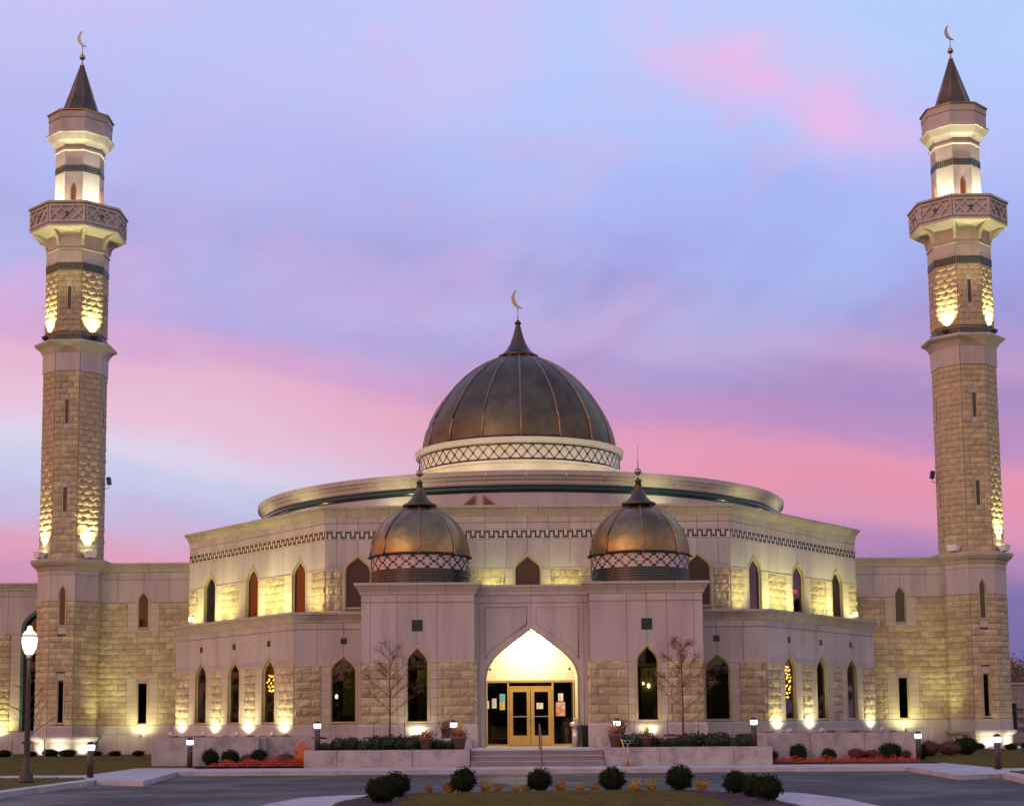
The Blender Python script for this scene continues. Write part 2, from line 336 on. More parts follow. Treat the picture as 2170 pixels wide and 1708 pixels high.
class Blocks:                               # lays courses; first `limit` as single parts, the rest joined
    def __init__(s, parent, limit, dep=1.0): s.p = parent; s.n = 0; s.limit = limit; s.rest = MB(); s.dep = dep
    def put(s, fr, u, z, w_, h, single=True):
        k = random.randrange(12); Mx = fr.M @ Matrix.Translation((u, 0, z)) @ Matrix.Diagonal((w_, s.dep, h, 1))
        if single and s.n < s.limit:
            link(bpy.data.objects.new('stone_block', BMESH[k]), s.p, Mx); s.n += 1
        else: s.rest.add([Mx @ Vector(v) for v in GEO[k][0]], GEO[k][1])
    def rows(s, fr, ua, ub, z0, n, h, bl, cuts=(), single=True, gap=.014):
        for r in range(n):
            z = z0 + r * h; seg = [(ua, ub)]
            for (ca, cb, za, zb) in cuts:
                if za < z + h - .02 and zb > z + .02:
                    seg = [q for a, b in seg for q in ((a, min(b, ca)), (max(a, cb), b)) if q[1] - q[0] > .05]
            for a, b in seg:
                off = bl * .5 if r % 2 else 0; x = a
                edges = [a]; k = math.floor((a - off) / bl) + 1
                while off + k * bl < b - .12:
                    if off + k * bl > a + .12: edges.append(off + k * bl + (random.uniform(-.04, .04)))
                    k += 1
                edges.append(b)
                for e0, e1 in zip(edges, edges[1:]): s.put(fr, e0 + gap / 2, z + gap / 2, e1 - e0 - gap, h - gap, single)
    def done(s):
        if s.rest.v: s.rest.build('stone_courses', rough, s.p, I4, kind='stuff')

# ------------------------------------------------------------------ arched openings and walls
ARCH = [(1, 0), (.985, .12), (.93, .26), (.83, .40), (.68, .535), (.63, .575), (0, 1)]
class Win:
    def __init__(s, uc, half, sill, spring, apex, arch=True): s.uc, s.h, s.z0, s.zs, s.za, s.arch = uc, half, sill, spring, apex, arch
    def top(s, u):
        if not s.arch: return s.za
        q = min(abs(u - s.uc) / s.h, 1)
        for (a, za), (b, zb) in zip(ARCH, ARCH[1:]):
            if a >= q >= b: f = (a - q) / (a - b) if a > b else 0; return s.zs + (za + (zb - za) * f) * (s.za - s.zs)
        return s.za
    def outline(s, g=0.0, gs=None):
        gs = g if gs is None else gs
        if not s.arch: return [(s.uc - s.h - g, s.z0 - gs), (s.uc + s.h + g, s.z0 - gs), (s.uc + s.h + g, s.za + g), (s.uc - s.h - g, s.za + g)]
        right = [(s.uc + (s.h + g) * a, s.zs + z * (s.za + g * 1.25 - s.zs)) for a, z in ARCH]
        left = [(2 * s.uc - u, z) for u, z in right[:-1]][::-1]
        return [(s.uc - s.h - g, s.z0 - gs), (s.uc + s.h + g, s.z0 - gs)] + right + left
def piece(mb, u0, u1, z0, z1, wins, y0, y1):     # rectangle minus the half of any opening it overlaps
    for wn in wins:
        if u1 > wn.uc - wn.h + 1e-4 and u0 < wn.uc + wn.h - 1e-4 and z1 > wn.z0 and z0 < wn.za - 1e-3:
            if z1 <= wn.za + .01:
                continue
            us = sorted({u0, u1} | {wn.uc + sg * wn.h * a for a, _ in ARCH for sg in (1, -1) if u0 < wn.uc + sg * wn.h * a < u1})
            low = []
            for k, uu in enumerate(us):
                inside = abs(uu - wn.uc) < wn.h - 1e-5; edge = abs(abs(uu - wn.uc) - wn.h) < 1e-5
                zt = max(z0, wn.top(uu) if wn.arch else wn.za)
                if inside: low.append((uu, zt))
                elif edge:
                    zt = max(z0, wn.zs if wn.arch else wn.za)
                    if uu < wn.uc: low += ([(uu, z0)] if uu > u0 + 1e-6 else []) + [(uu, zt)]
                    else: low += [(uu, zt)] + ([(uu, z0)] if uu < u1 - 1e-6 else [])
                else: low.append((uu, z0))
            poly = low + [(u1, z1), (u0, z1)]
            mb.prism([p for i, p in enumerate(poly) if p != poly[i - 1]], y0, y1); return
    mb.box(u0, u1, y0, y1, z0, z1)
def core(fr, u0, u1, z0, z1, wins, thick, m, parent, name='wall', y0=.03):
    mb = MB(); cuts = [u0] + [x for wn in sorted(wins, key=lambda q: q.uc) for x in (wn.uc - wn.h, wn.uc, wn.uc + wn.h)] + [u1]
    for a, b in zip(cuts, cuts[1:]):
        if b - a < 1e-4: continue
        mid = (a + b) / 2; wn = next((q for q in wins if abs(mid - q.uc) < q.h), None)
        if wn:
            if wn.z0 > z0 + .01: mb.box(a, b, y0, thick, z0, wn.z0)
            piece(mb, a, b, wn.zs if wn.arch else wn.za, z1, wins, y0, thick)
        else: mb.box(a, b, y0, thick, z0, z1)
    return mb.build(name, m, parent, fr.M)
def panels(parent, fr, joints, z0, z1, wins, m, name='panel', gap=.018, front=0.0, back=.03):
    for a, b in zip(joints, joints[1:]):
        mb = MB(); piece(mb, a + gap / 2, b - gap / 2, z0 + gap / 2, z1 - gap / 2, wins, -front, back); mb.build(name, m, parent, fr.M)
def window(parent, fr, wn, gm, depth=.11, trim=.075, tm=None, mull=True):
    o = wn.outline(0); p = wn.outline(trim, .04); n = len(o); mb = MB()
    vs = [(a, -.035, b) for a, b in p] + [(a, -.035, b) for a, b in o] + [(a, .03, b) for a, b in p] + [(a, .06, b) for a, b in o]
    fs = []
    for i in range(n):
        j = (i + 1) % n; fs += [(i, j, n + j, n + i), (2 * n + i, 2 * n + j, j, i), (n + i, n + j, 3 * n + j, 3 * n + i)]
    mb.add(vs, fs)
    q = wn.outline(-.045, -.045); vs = [(a, depth - .05, b) for a, b in o] + [(a, depth - .05, b) for a, b in q] + [(a, depth + .02, b) for a, b in q]
    mb.add(vs, [f for i in range(n) for f in ((i, (i + 1) % n, n + (i + 1) % n, n + i), (n + i, n + (i + 1) % n, 2 * n + (i + 1) % n, 2 * n + i))])
    f = mb.build('window', tm or trimm, parent, fr.M)
    MB().prism(q, depth - .005, depth + .005).build('pane', gm, f, fr.M)
    return f
def sweep(parent, name, path, prof, m, step=1.0, gap=.012):   # path left-to-right seen from outside
    P = [Vector((x, y)) for x, y in path]; nr = []
    for i in range(len(P)):
        ns = []
        for a, b in ((i - 1, i), (i, i + 1)):
            if 0 <= a and b < len(P): t_ = (P[b] - P[a]).normalized(); ns.append(Vector((t_.y, -t_.x)))
        nn = sum(ns, Vector((0, 0))).normalized(); nr.append(nn / max(nn.dot(ns[0]), .3))
    for i in range(len(P) - 1):
        L_ = (P[i + 1] - P[i]).length; k = max(1, round(L_ / step)); t_ = (P[i + 1] - P[i]).normalized(); n0 = Vector((t_.y, -t_.x))
        for q in range(k):
            ends = []
            for f, first, last in ((q / k, q == 0, False), ((q + 1) / k, False, q == k - 1)):
                base = P[i].lerp(P[i + 1], f); nn = nr[i] if first else nr[i + 1] if last else n0
                if not (first or last): base = base + t_ * (gap / 2 if f == q / k else -gap / 2)
                ends.append([(base.x + nn.x * d, base.y + nn.y * d, z) for d, z in prof])
            n = len(prof); mb = MB(); mb.add(ends[0] + ends[1], [(j, (j + 1) % n, n + (j + 1) % n, n + j) for j in range(n)] + [list(range(n))[::-1], list(range(n, 2 * n))])
            mb.build(name, m, parent, I4)
def cyma(zb, zt, over, base=-.25):
    h = zt - zb
    return [(base, zb), (.05, zb), (.07, zb + h * .08), (.07, zb + h * .16), (over * .35, zb + h * .30), (over * .62, zb + h * .55), (over * .72, zb + h * .62), (over * .72, zb + h * .70), (over, zb + h * .78), (over, zt), (base, zt)]
def spot(loc, target, power, color=(1, .96, .52), angle=70, blend=.6, r=.05):
    l = bpy.data.lights.new('floodlight_beam', 'SPOT'); l.energy = power; l.color = color; l.spot_size = R(angle); l.spot_blend = blend; l.shadow_soft_size = r
    o = bpy.data.objects.new('floodlight_beam', l); COL.objects.link(o); o.location = loc
    o.rotation_euler = (Vector(target) - Vector(loc)).to_track_quat('-Z', 'Y').to_euler(); return o
def point(loc, power, color, r=.08):
    l = bpy.data.lights.new('point_light', 'POINT'); l.energy = power; l.color = color; l.shadow_soft_size = r
    o = bpy.data.objects.new('point_light', l); COL.objects.link(o); o.location = loc; return o
def ahead(p, t_, s_): return Vector(p) + (Vector(t_) - Vector(p)).normalized() * s_ * 1.0
YG = (1.0, .93, .42)

# ------------------------------------------------------------------ prayer hall
hall = empty('prayer_hall', (0, 80, 0), 'pale limestone prayer hall with two tiers of pointed windows under the bronze dome', 'building')
A, B_, C, D_ = (-17.5, 78.2), (-10.4, 68.7), (10.4, 68.7), (17.5, 78.2)
frL, frF, frR = Frame(A, B_), Frame(B_, C), Frame(C, D_)
SILL, LINE, ROW = 1.77, 4.36, .37
bl = Blocks(hall, 300)
TW = (2.3, 5.65, 9.05)
def facet_lower(fr, left):
    L_ = fr.L; X = (lambda t_: L_ - t_) if left else (lambda t_: t_)
    wins = sorted([Win(X(t_), .58, 1.84, 4.05, 4.74) for t_ in TW], key=lambda q: q.uc)
    wall = core(fr, 0, L_, 0, 6.3, wins, .20, mortar, hall)
    rz = sorted([tuple(sorted((X(a), X(b)))) for a, b in ((0.02, 1.3), (3.55, 4.55), (6.9, 7.85), (10.35, 11.84))])
    for a, b in rz: bl.rows(fr, a, b, SILL, 6, ROW, .62); bl.rows(fr, a, b, SILL + 6 * ROW, 1, .19 + .18, .62)
    edges = [0] + [e for q in rz for e in q] + [L_]; ws = [(wn.uc - wn.h, wn.uc + wn.h) for wn in wins]
    for (a, b), (c, d) in zip(rz, rz[1:]):
        wa, wb = next(q for q in ws if b < q[0] < c)
        for r in range(7):
            for p, q in ((b, wa), (wb, c)):
                MB().box(p + .02, q, -.012, .03, SILL + r * ROW + .006, SILL + (r + 1) * ROW - .006).build('jamb_stone', jamb, hall, fr.M)
    js = sorted([0, L_] + [X(t_) for t_ in TW] + [X(t_) for t_ in (3.97, 7.35, 10.5)])
    panels(hall, fr, js, LINE, 5.93, wins, smooth)
    panels(hall, fr, js, 5.93, 6.24, wins, smooth, front=.03)
    course(fr, 0, L_, LINE, wins); [window(hall, fr, wn, glass) for wn in wins]
    for wn in wins: MB().box(wn.uc - .14, wn.uc + .14, -.012, .02, 5.28, 5.54).build('square_tile', teal, hall, fr.M)
    return wins
def course(fr, u0, u1, z, wins):
    e = [u0] + [x for wn in wins for x in (wn.uc - wn.h - .08, wn.uc + wn.h + .08)] + [u1]
    for a, b in zip(e[::2], e[1::2]):
        if b - a > .05: MB().box(a, b, -.04, .02, z - .03, z + .02).build('string_course', jamb, hall, fr.M)
wl = facet_lower(frL, True); wr = facet_lower(frR, False)
# front of the lower tier, both sides of the portico
for sgn in (-1, 1):
    fr = Frame((-10.4, 68.7), (-7.2, 68.7)) if sgn < 0 else Frame((7.2, 68.7), (10.4, 68.7))
    X = (lambda x: x + 10.4) if sgn < 0 else (lambda x: x - 7.2)
    wn = Win(X(sgn * 8.22), .55, 1.84, 4.05, 4.72); core(fr, 0, 3.2, 0, 6.3, [wn], .42, mortar, hall)
    a, b = sorted((X(sgn * 10.38), X(sgn * 9.2))); bl.rows(fr, a, b, SILL, 7, ROW, .75)
    for r in range(7):
        for p, q in (sorted((X(sgn * 9.2), X(sgn * 8.77))), sorted((X(sgn * 7.67), X(sgn * 7.22)))):
            MB().box(p + .01, q - .01, -.012, .03, SILL + r * ROW + .006, SILL + (r + 1) * ROW - .006).build('jamb_stone', jamb, hall, fr.M)
    js = sorted([0, 3.2, X(sgn * 8.22), X(sgn * 9.4)]); panels(hall, fr, js, LINE, 5.93, [wn], smooth); panels(hall, fr, js, 5.93, 6.24, [wn], smooth, front=.03)
    course(fr, 0, 3.2, LINE, [wn]); window(hall, fr, wn, glass); MB().box(wn.uc - .14, wn.uc + .14, -.012, .02, 5.28, 5.54).build('square_tile', teal, hall, fr.M)
sweep(hall, 'cornice_stone', [A, B_, C, D_], cyma(6.22, 6.68, .30, -.4), cornm, 1.9)
for pth_ in ([A, B_, (-7.2, 68.7)], [(7.2, 68.7), C, D_]): sweep(hall, 'plinth_stone', pth_, [(-.1, 0), (.10, 0), (.10, 1.36), (.06, 1.38), (.06, SILL - .05), (.03, SILL - .005), (-.1, SILL - .005)], smooth, 1.6)
# upper tier
Au, Bu, Cu, Du = (-17.55, 81.7), (-9.3, 71.2), (9.3, 71.2), (17.55, 81.7)
fuL, fuF, fuR = Frame(Au, Bu), Frame(Bu, Cu), Frame(Cu, Du)
ULINE, USILL = 8.80, 6.58
TU = (2.3, 6.7, 11.05)
SW = .1065
def key_band(fr, u0, u1, single, z0=10.23, cell=.118):
    rest = MB(); n = int((u1 - u0) / SW); st = u0 + ((u1 - u0) - n * SW) / 2; tm = None
    for i in range(n):
        c = i % 4; rows = (0, 1, 2) if c in (0, 2) else (2,) if c == 1 else (0,)
        for r in rows:
            x = st + i * SW; z = z0 + r * cell
            if single:
                if tm is None: tm = MB().box(0, SW - .016, -.012, .01, 0, cell - .016).mesh('tile', teal)
                link(bpy.data.objects.new('tile', tm), hall, fr.M @ Matrix.Translation((x + .008, 0, z + .008)))
            else: rest.box(x + .008, x + SW - .008, -.012, .01, z + .008, z + cell - .008)
    if rest.v: rest.build('key_pattern_tiles', teal, hall, fr.M, kind='stuff')
def upper(fr, wins, rz, js, name):
    L_ = fr.L; core(fr, 0, L_, 6.3, 11.3, wins, .20, mortar, hall)
    ws = [(wn.uc - wn.h, wn.uc + wn.h) for wn in wins]
    for a, b in rz: bl.rows(fr, a, b, USILL, 6, ROW, .8)
    bounds = [0.0] + [x for q in ws for x in q] + [L_]
    for a, b in zip(bounds[::2], bounds[1::2]):       # solid stretches between windows: jamb | rough | jamb
        rr = [q for q in rz if q[0] >= a - .01 and q[1] <= b + .01]
        segs = [(a, rr[0][0]), (rr[0][1], b)] if rr else [(a, b)]
        for p, q in segs:
            if q - p < .06: continue
            for r in range(6): MB().box(p + .008, q - .008, -.012, .03, USILL + r * ROW + .006, USILL + (r + 1) * ROW - .006).build('jamb_stone', jamb, hall, fr.M)
    panels(hall, fr, js, ULINE, 10.20, wins, smooth)
    MB().box(0, L_, -.002, .03, 10.21, 10.60).build('tile_band', cream, hall, fr.M)
    panels(hall, fr, js, 10.61, 10.95, [], smooth); panels(hall, fr, js, 10.95, 11.27, [], smooth, front=.03)
    course(fr, 0, L_, ULINE, wins)
    for wn in wins: window(hall, fr, wn, brownp if name == 'front' else glassu)
wf = [Win(9.3 + x, .58, 7.05, 8.72, 9.40) for x in (-7.8, -3.9, 0, 3.9, 7.8)]
upper(fuF, wf, [(.02, .75), (2.75, 4.15), (6.6, 8.25), (10.35, 12.0), (14.45, 15.85), (17.85, 18.58)], sorted({round(9.3 + .975 * k, 3) for k in range(-9, 10)} | {0, 18.6}), 'front')
for fr, left in ((fuL, True), (fuR, False)):
    X = (lambda t_: fr.L - t_) if left else (lambda t_: t_)
    wins = sorted([Win(X(t_), .60, 6.72, 8.72, 9.44) for t_ in TU], key=lambda q: q.uc)
    rz = sorted([tuple(sorted((X(a), X(b)))) for a, b in ((.02, 1.15), (3.65, 5.4), (8.05, 9.75), (12.4, 13.33))])
    upper(fr, wins, rz, sorted({0, fr.L} | {X(t_) for t_ in TU} | {X(t_) for t_ in (1.15, 3.77, 5.2, 8.2, 9.6, 12.4)}), 'side')
key_band(fuF, 0, 18.6, False); key_band(fuL, 0, fuL.L, False); key_band(fuR, 0, fuR.L, True)
sweep(hall, 'cornice_stone', [Au, Bu, Cu, Du], cyma(11.25, 11.72, .33, -.4), cornm, .975)
bl.done()
# roofs
MB().flat([A, B_, C, D_, (17.5, 84.2), (-17.5, 84.2)], 6.42, 6.56).build('terrace_roof', conc, hall, I4)
MB().flat([(-17.4, 81.9), (-9.1, 71.4), (9.1, 71.4), (17.4, 81.9), (17.4, 100), (-17.4, 100)], 11.3, 11.5).build('roof', conc, hall, I4)
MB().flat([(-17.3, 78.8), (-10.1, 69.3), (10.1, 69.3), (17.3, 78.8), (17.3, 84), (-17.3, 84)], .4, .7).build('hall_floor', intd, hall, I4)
for sgn in (-1, 1): MB().box(17.2 * sgn - .2, 17.2 * sgn + .2, 81.9, 100, 6, 11.5).box(17.2 * sgn - .2, 17.2 * sgn + .2, 78.4, 84.2, 0, 6.5).build('end_wall', smooth, hall, I4)
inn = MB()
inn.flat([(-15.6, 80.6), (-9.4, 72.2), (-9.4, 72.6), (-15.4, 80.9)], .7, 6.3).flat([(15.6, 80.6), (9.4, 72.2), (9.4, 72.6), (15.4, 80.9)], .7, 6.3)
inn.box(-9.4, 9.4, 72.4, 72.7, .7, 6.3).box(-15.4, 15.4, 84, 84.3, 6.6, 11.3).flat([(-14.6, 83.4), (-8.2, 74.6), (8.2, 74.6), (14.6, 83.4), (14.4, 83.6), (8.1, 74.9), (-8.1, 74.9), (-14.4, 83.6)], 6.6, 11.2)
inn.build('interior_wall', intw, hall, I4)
for a, b, z1 in ((-9.25, -8.6, 4.3), (8.3, 9.3, 4.3), (-7.9, -7.6, 4.6)): MB().box(a, b, 72.2, 72.38, .7, z1).build('interior_dark_panel', intd, hall, I4)  # near-black slabs set against the inner wall
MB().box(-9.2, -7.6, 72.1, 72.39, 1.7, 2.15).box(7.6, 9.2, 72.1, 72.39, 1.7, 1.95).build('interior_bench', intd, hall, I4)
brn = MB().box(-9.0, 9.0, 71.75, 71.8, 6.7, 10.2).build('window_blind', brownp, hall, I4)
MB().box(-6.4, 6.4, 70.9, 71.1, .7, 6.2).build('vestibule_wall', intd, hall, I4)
# rotunda wall, with green stripe and moulded rim
CX, CY = 0, 87.0
N_ = 96
rot = MB().lathe([(14.3, 11.2), (14.3, 13.05)], N_, (CX, CY, 0)).build('rotunda_wall', smooth, hall, I4)
for k in range(48):
    a0 = -PI + k * PI / 24; pr = [(14.25, 12.98), (14.34, 12.98), (14.36, 13.05), (14.36, 13.12), (14.46, 13.2), (14.5, 13.32), (14.6, 13.36), (14.62, 13.58), (13.9, 13.58)]
    if math.sin(a0 + .06) < .35: MB().lathe(pr, 4, (CX, CY, 0), a0 + .0006, a0 + PI / 24 - .0006, False).build('rim_stone', cornm, hall, I4)
MB().lathe([(14.3, 12.58), (14.335, 12.58), (14.335, 12.93), (14.3, 12.93)], N_, (CX, CY, 0)).build('green_stripe', teal, hall, I4)
MB().lathe([(14.0, 13.4), (5.6, 14.6)], N_, (CX, CY, 0)).build('rotunda_roof', conc, hall, I4)
for (xa, xb, s_) in ((-3.0, -2.42, 1), (-1.42, -2.04, -1)):
    y = CY - math.sqrt(14.3 ** 2 - xb * xb) - .02
    g_ = MB().prism([(xa, 12.0), (xb, 12.0), (xb, 12.48)], y - .05, y + .12).build('gable_window', mat('copper_trim', (.30, .12, .06), .45, .2, 4, metal=.6), hall, I4)
    MB().prism([(xa + s_ * .13, 12.0), (xb - s_ * .06, 12.0), (xb - s_ * .06, 12.37)], y - .06, y - .04).build('pane', glassd, g_, I4)

# ------------------------------------------------------------------ domes
def tile_drum(c, Rr, z0, nper, per, rowh, rows, pattern, parent, top=1, bot=1):
    mb = MB(); n = nper * per; da = 2 * PI / n; g = .06
    for i in range(n):
        a = i * da
        if math.sin(a + da / 2) > .3: continue
        for r in range(rows):
            if r < bot or r >= rows - top or (r - bot, i % per) in pattern:
                za = z0 + r * rowh + rowh * g; zb = z0 + (r + 1) * rowh - rowh * g; aa = a + da * g; ab = a + da * (1 - g); ri, ro = Rr - .01, Rr + .014
                vs = [(c[0] + q * math.cos(b), c[1] + q * math.sin(b), z) for q in (ri, ro) for b in (aa, ab) for z in (za, zb)]
                mb.add(vs, [(4, 6, 7, 5), (0, 4, 5, 1), (2, 3, 7, 6), (0, 2, 6, 4), (1, 5, 7, 3)])
    mb.build('mosaic_tiles', teal, parent, I4, kind='stuff')
def onion_dome(parent, c, prof, nrib, ph, m, ribr, base_skirt):
    for k in range(nrib):
        a0 = ph + k * 2 * PI / nrib
        MB().lathe(prof, 8, c, a0, a0 + 2 * PI / nrib).build('dome_panel', m, parent, I4)
    for k in range(nrib):
        a = ph + k * 2 * PI / nrib
        MB().tube([(c[0] + (r + ribr * .3) * math.cos(a), c[1] + (r + ribr * .3) * math.sin(a), c[2] + z) for r, z in base_skirt[::-1] + prof], ribr, 6).build('dome_rib', ribm, parent, I4)
    MB().lathe([(prof[0][0] + .01, prof[0][1])] + base_skirt, 64, c).build('dome_skirt', bronze, parent, I4)
def crescent(mb, c, rad, thick=.05, a0=R(117), a1=R(295)):
    n = 20; cx, cy, cz = c
    A_ = []; B2 = []
    for i in range(n + 1):
        a = a0 + (a1 - a0 - R(20)) * i / n; A_.append((cx + rad * math.cos(a), cz + rad * math.sin(a)))
        f = math.sin(PI * i / n) ** .8 * rad * .36
        B2.append((cx + (rad - f - .004) * math.cos(a), cz + (rad - f - .004) * math.sin(a)))
    for i in range(n):
        q = [A_[i], A_[i + 1], B2[i + 1], B2[i]]
        mb.prism_at = None
        vs = [(x, cy - thick, z) for x, z in q] + [(x, cy + thick, z) for x, z in q]
        mb.add(vs, [(0, 1, 2, 3), (4, 5, 6, 7), (0, 1, 5, 4), (2, 3, 7, 6)])
# main dome
bigd = empty('main_dome', (0, 87, 14.5), 'large dark bronze ribbed dome with crescent, on the round mosaic drum', 'dome')
MB().lathe([(5.72, 14.3), (5.72, 15.42), (5.86, 15.46), (5.86, 15.56), (5.66, 15.60), (5.66, 16.50), (5.84, 16.54), (5.86, 16.68), (5.9, 16.8), (5.5, 16.86)], 96, (0, 87, 0), smooth=False).build('drum_wall', cream, bigd, I4)
pat8 = {(3, 3), (3, 4), (4, 3), (4, 4), (2, 2), (2, 5), (1, 1), (1, 6), (0, 0), (0, 7), (5, 2), (5, 5), (6, 1), (6, 6), (7, 0), (7, 7)}
tile_drum((0, 87), 5.665, 15.62, 60, 8, .087, 10, pat8, bigd)
BP = [(5.42, 17.0), (5.37, 17.5), (5.22, 18.1), (4.98, 18.7), (4.66, 19.3), (4.26, 19.9), (3.78, 20.48), (3.22, 21.04), (2.62, 21.52), (1.98, 21.92), (1.3, 22.24), (1.0, 22.36)]
onion_dome(bigd, (0, 87, 0), BP, 16, -PI / 2, bronze, .065, [(5.55, 16.88), (5.72, 16.80), (5.80, 16.78)])
MB().lathe([(1.0, 22.34), (1.13, 22.36), (1.15, 22.48), (.95, 22.56), (.70, 22.8), (.46, 23.2), (.28, 23.7), (.16, 24.2), (.12, 24.36), (.2, 24.38), (.2, 24.42), (.03, 24.62), (.001, 24.62)], 32, (0, 87, 0)).build('finial', bronze, bigd, I4)
mb = MB(); mb.tube([(0, 87, 24.5), (0, 87, 25.35)], .028); crescent(mb, (.22, 87, 25.86), .58); mb.build('crescent', gold, bigd, I4)

# ------------------------------------------------------------------ entrance portico
port = empty('entrance_portico', (0, 67, 0), 'mauve limestone entrance portico with pointed archway and glowing tympanum', 'building')
pb = Blocks(port, 300)
for sgn in (-1, 1):
    fr = Frame((-7.2, 65.5), (-2.42, 65.5)) if sgn < 0 else Frame((2.42, 65.5), (7.2, 65.5))
    X = (lambda x: x + 7.2) if sgn < 0 else (lambda x: x - 2.42)
    wn = Win(X(sgn * 4.83), .45, 1.84, 4.27, 4.95)
    core(fr, 0, 4.78, 0, 7.2, [wn], .42, mortar, port, name='wall')
    for a, b in ((7.18, 5.68), (4.0, 2.44)):
        p, q = sorted((X(sgn * a), X(sgn * b))); pb.rows(fr, p, q, SILL, 7, ROW, .76)
    for r in range(7):
        for a, b in ((5.68, 5.28), (4.38, 4.0)):
            p, q = sorted((X(sgn * a), X(sgn * b))); MB().box(p + .01, q - .01, -.012, .03, SILL + r * ROW + .006, SILL + (r + 1) * ROW - .006).build('jamb_stone', jamb, port, fr.M)
    js = sorted(X(sgn * v) for v in (7.2, 6.81, 5.68, 4.83, 4.0, 2.42))
    panels(port, fr, js, LINE, 6.86, [wn], smooth); panels(port, fr, js, 6.86, 7.20, [], smooth, front=.03)
    e = [0, wn.uc - .53, wn.uc + .53, 4.78]
    for a, b in zip(e[::2], e[1::2]): MB().box(a, b, -.04, .02, LINE - .03, LINE + .02).build('string_course', jamb, port, fr.M)
    window(port, fr, wn, glass)
    sq = MB().box(wn.uc - .23, wn.uc + .23, .0, .02, 5.64, 6.12)
    f = sq.build('square_tile', mortar, port, fr.M)
    for i in range(2):
        for j in range(2): MB().box(wn.uc - .22 + i * .223, wn.uc - .006 + i * .223, -.014, .0, 5.65 + j * .235, 5.877 + j * .235).build('tile', teal, f, fr.M)
    pth = [(-7.2, 68.6), (-7.2, 65.5), (-2.42, 65.5), (-2.42, 66.4)] if sgn < 0 else [(2.42, 66.4), (2.42, 65.5), (7.2, 65.5), (7.2, 68.6)]
    sweep(port, 'cornice_stone', pth, cyma(7.18, 7.67, .28, -.3), cornm, 1.2)
    sweep(port, 'plinth_stone', pth, [(-.1, 0), (.10, 0), (.10, SILL - .12), (.04, SILL - .005), (-.1, SILL - .005)], smooth, 1.6)
    # returns beside the arch and outer flank
    for xx, dirn in ((2.42, 1), (7.2, -1)):
        x = sgn * xx; a, b = sorted((x, x + sgn * dirn * .4)); y1 = 70.6
        MB().box(a, b, 65.93, y1, 0, 7.2).build('side_wall', smooth, port, I4)
        if dirn == 1:
            for r in range(7):
                frs = Frame((-2.42, 65.5), (-2.42, 66.3)) if sgn < 0 else Frame((2.42, 66.3), (2.42, 65.5))
                pb.put(frs, .02, SILL + r * ROW + .007, .76, ROW - .014)
    MB().box(*sorted((sgn * 2.5, sgn * 7.1)), 65.6, 71, 7.3, 7.5).build('roof', conc, port, I4)
pb.done()
frA = Frame((-2.42, 66.3), (2.42, 66.3))
wa = Win(2.42, 1.96, 0, 3.62, 5.78)
aw = core(frA, 0, 4.84, 0, 7.3, [wa], .30, smooth, port, name='arch_wall', y0=.03)
for a, b, z0, z1, w_ in ((0, 2.42, .0, 6.86, [wa]), (2.42, 4.84, 0, 6.86, [wa])):
    mb = MB()
    if a == 0: mb.box(.0, .455, 0, .03, .7, 3.62); piece(mb, 0, 2.412, 3.632, 6.85, [wa], 0, .03)
    else: mb.box(4.385, 4.84, 0, .03, .7, 3.62); piece(mb, 2.428, 4.84, 3.632, 6.85, [wa], 0, .03)
    mb.build('panel', smooth, port, frA.M)
for a, b in ((0, .62), (.62, 2.42), (2.42, 4.0), (4.0, 4.84)): MB().box(a + .008, b - .008, -.02, .03, 6.87, 7.19).build('panel', smooth, port, frA.M)
sweep(port, 'cornice_stone', [(-2.41, 66.3), (2.41, 66.3)], cyma(7.18, 7.62, .16, -.3), cornm, 1.3)
for s_ in (-1, 1):          # incised frame mouldings round the arch
    P_ = [(2.42 + s_ * .2, 6.68), (2.42 + s_ * .2, 5.95), (2.42 + s_ * 1.2, 5.27), (2.42 + s_ * 1.75, 4.82), (2.42 + s_ * 1.98, 4.5), (2.42 + s_ * 1.98, 6.68), (2.42 + s_ * .2, 6.68)]
    MB().tube([(u, -.005, z) for u, z in P_], .022, 5).build('moulding', smooth, port, frA.M)
    MB().tube([(2.42 + s_ * 2.2, -.005, z) for z in (.8, 6.8)], .022, 5).build('moulding', smooth, port, frA.M)
MB().box(-2.5, 2.5, 66.65, 70.9, 7.0, 7.2).build('roof', conc, port, I4)
# vestibule soffit following the arch
o = wa.outline(0); o2 = wa.outline(.12, 0); n = len(o)
mb = MB(); vs = [(a, .30, b) for a, b in o] + [(a, 2.7, b) for a, b in o] + [(a, .30, b) for a, b in o2] + [(a, 2.7, b) for a, b in o2]
mb.add(vs, [f for i in range(1, n) for f in ((i, (i + 1) % n, n + (i + 1) % n, n + i), (2 * n + i, 2 * n + (i + 1) % n, 3 * n + (i + 1) % n, 3 * n + i))])
mb.build('soffit', creamw, port, frA.M)
tm = Win(2.42, 1.96, 3.60, 3.62, 5.78); MB().prism(tm.outline(.02, 0), 2.62, 2.70).build('tympanum', creamw, port, frA.M)
mb = MB(); tg = [(2.42 + sg * 1.96 * a, 3.62 + z * 2.16) for sg in (1,) for a, z in ARCH] ; tg = tg + [(4.84 - u, z) for u, z in tg[:-1][::-1]]
mb.tube([(u, -.01, z) for u, z in [(4.38, .8)] + tg + [(.46, .8)]], .04, 6).build('arch_trim', trimm, port, frA.M)
for x in (-1.78, 1.72): MB().tube([(x, 68.95, 4.12), (x, 68.7, 4.12)], .02).ball((x, 68.66, 4.12), .055).build('wall_sconce', dark, port, I4)
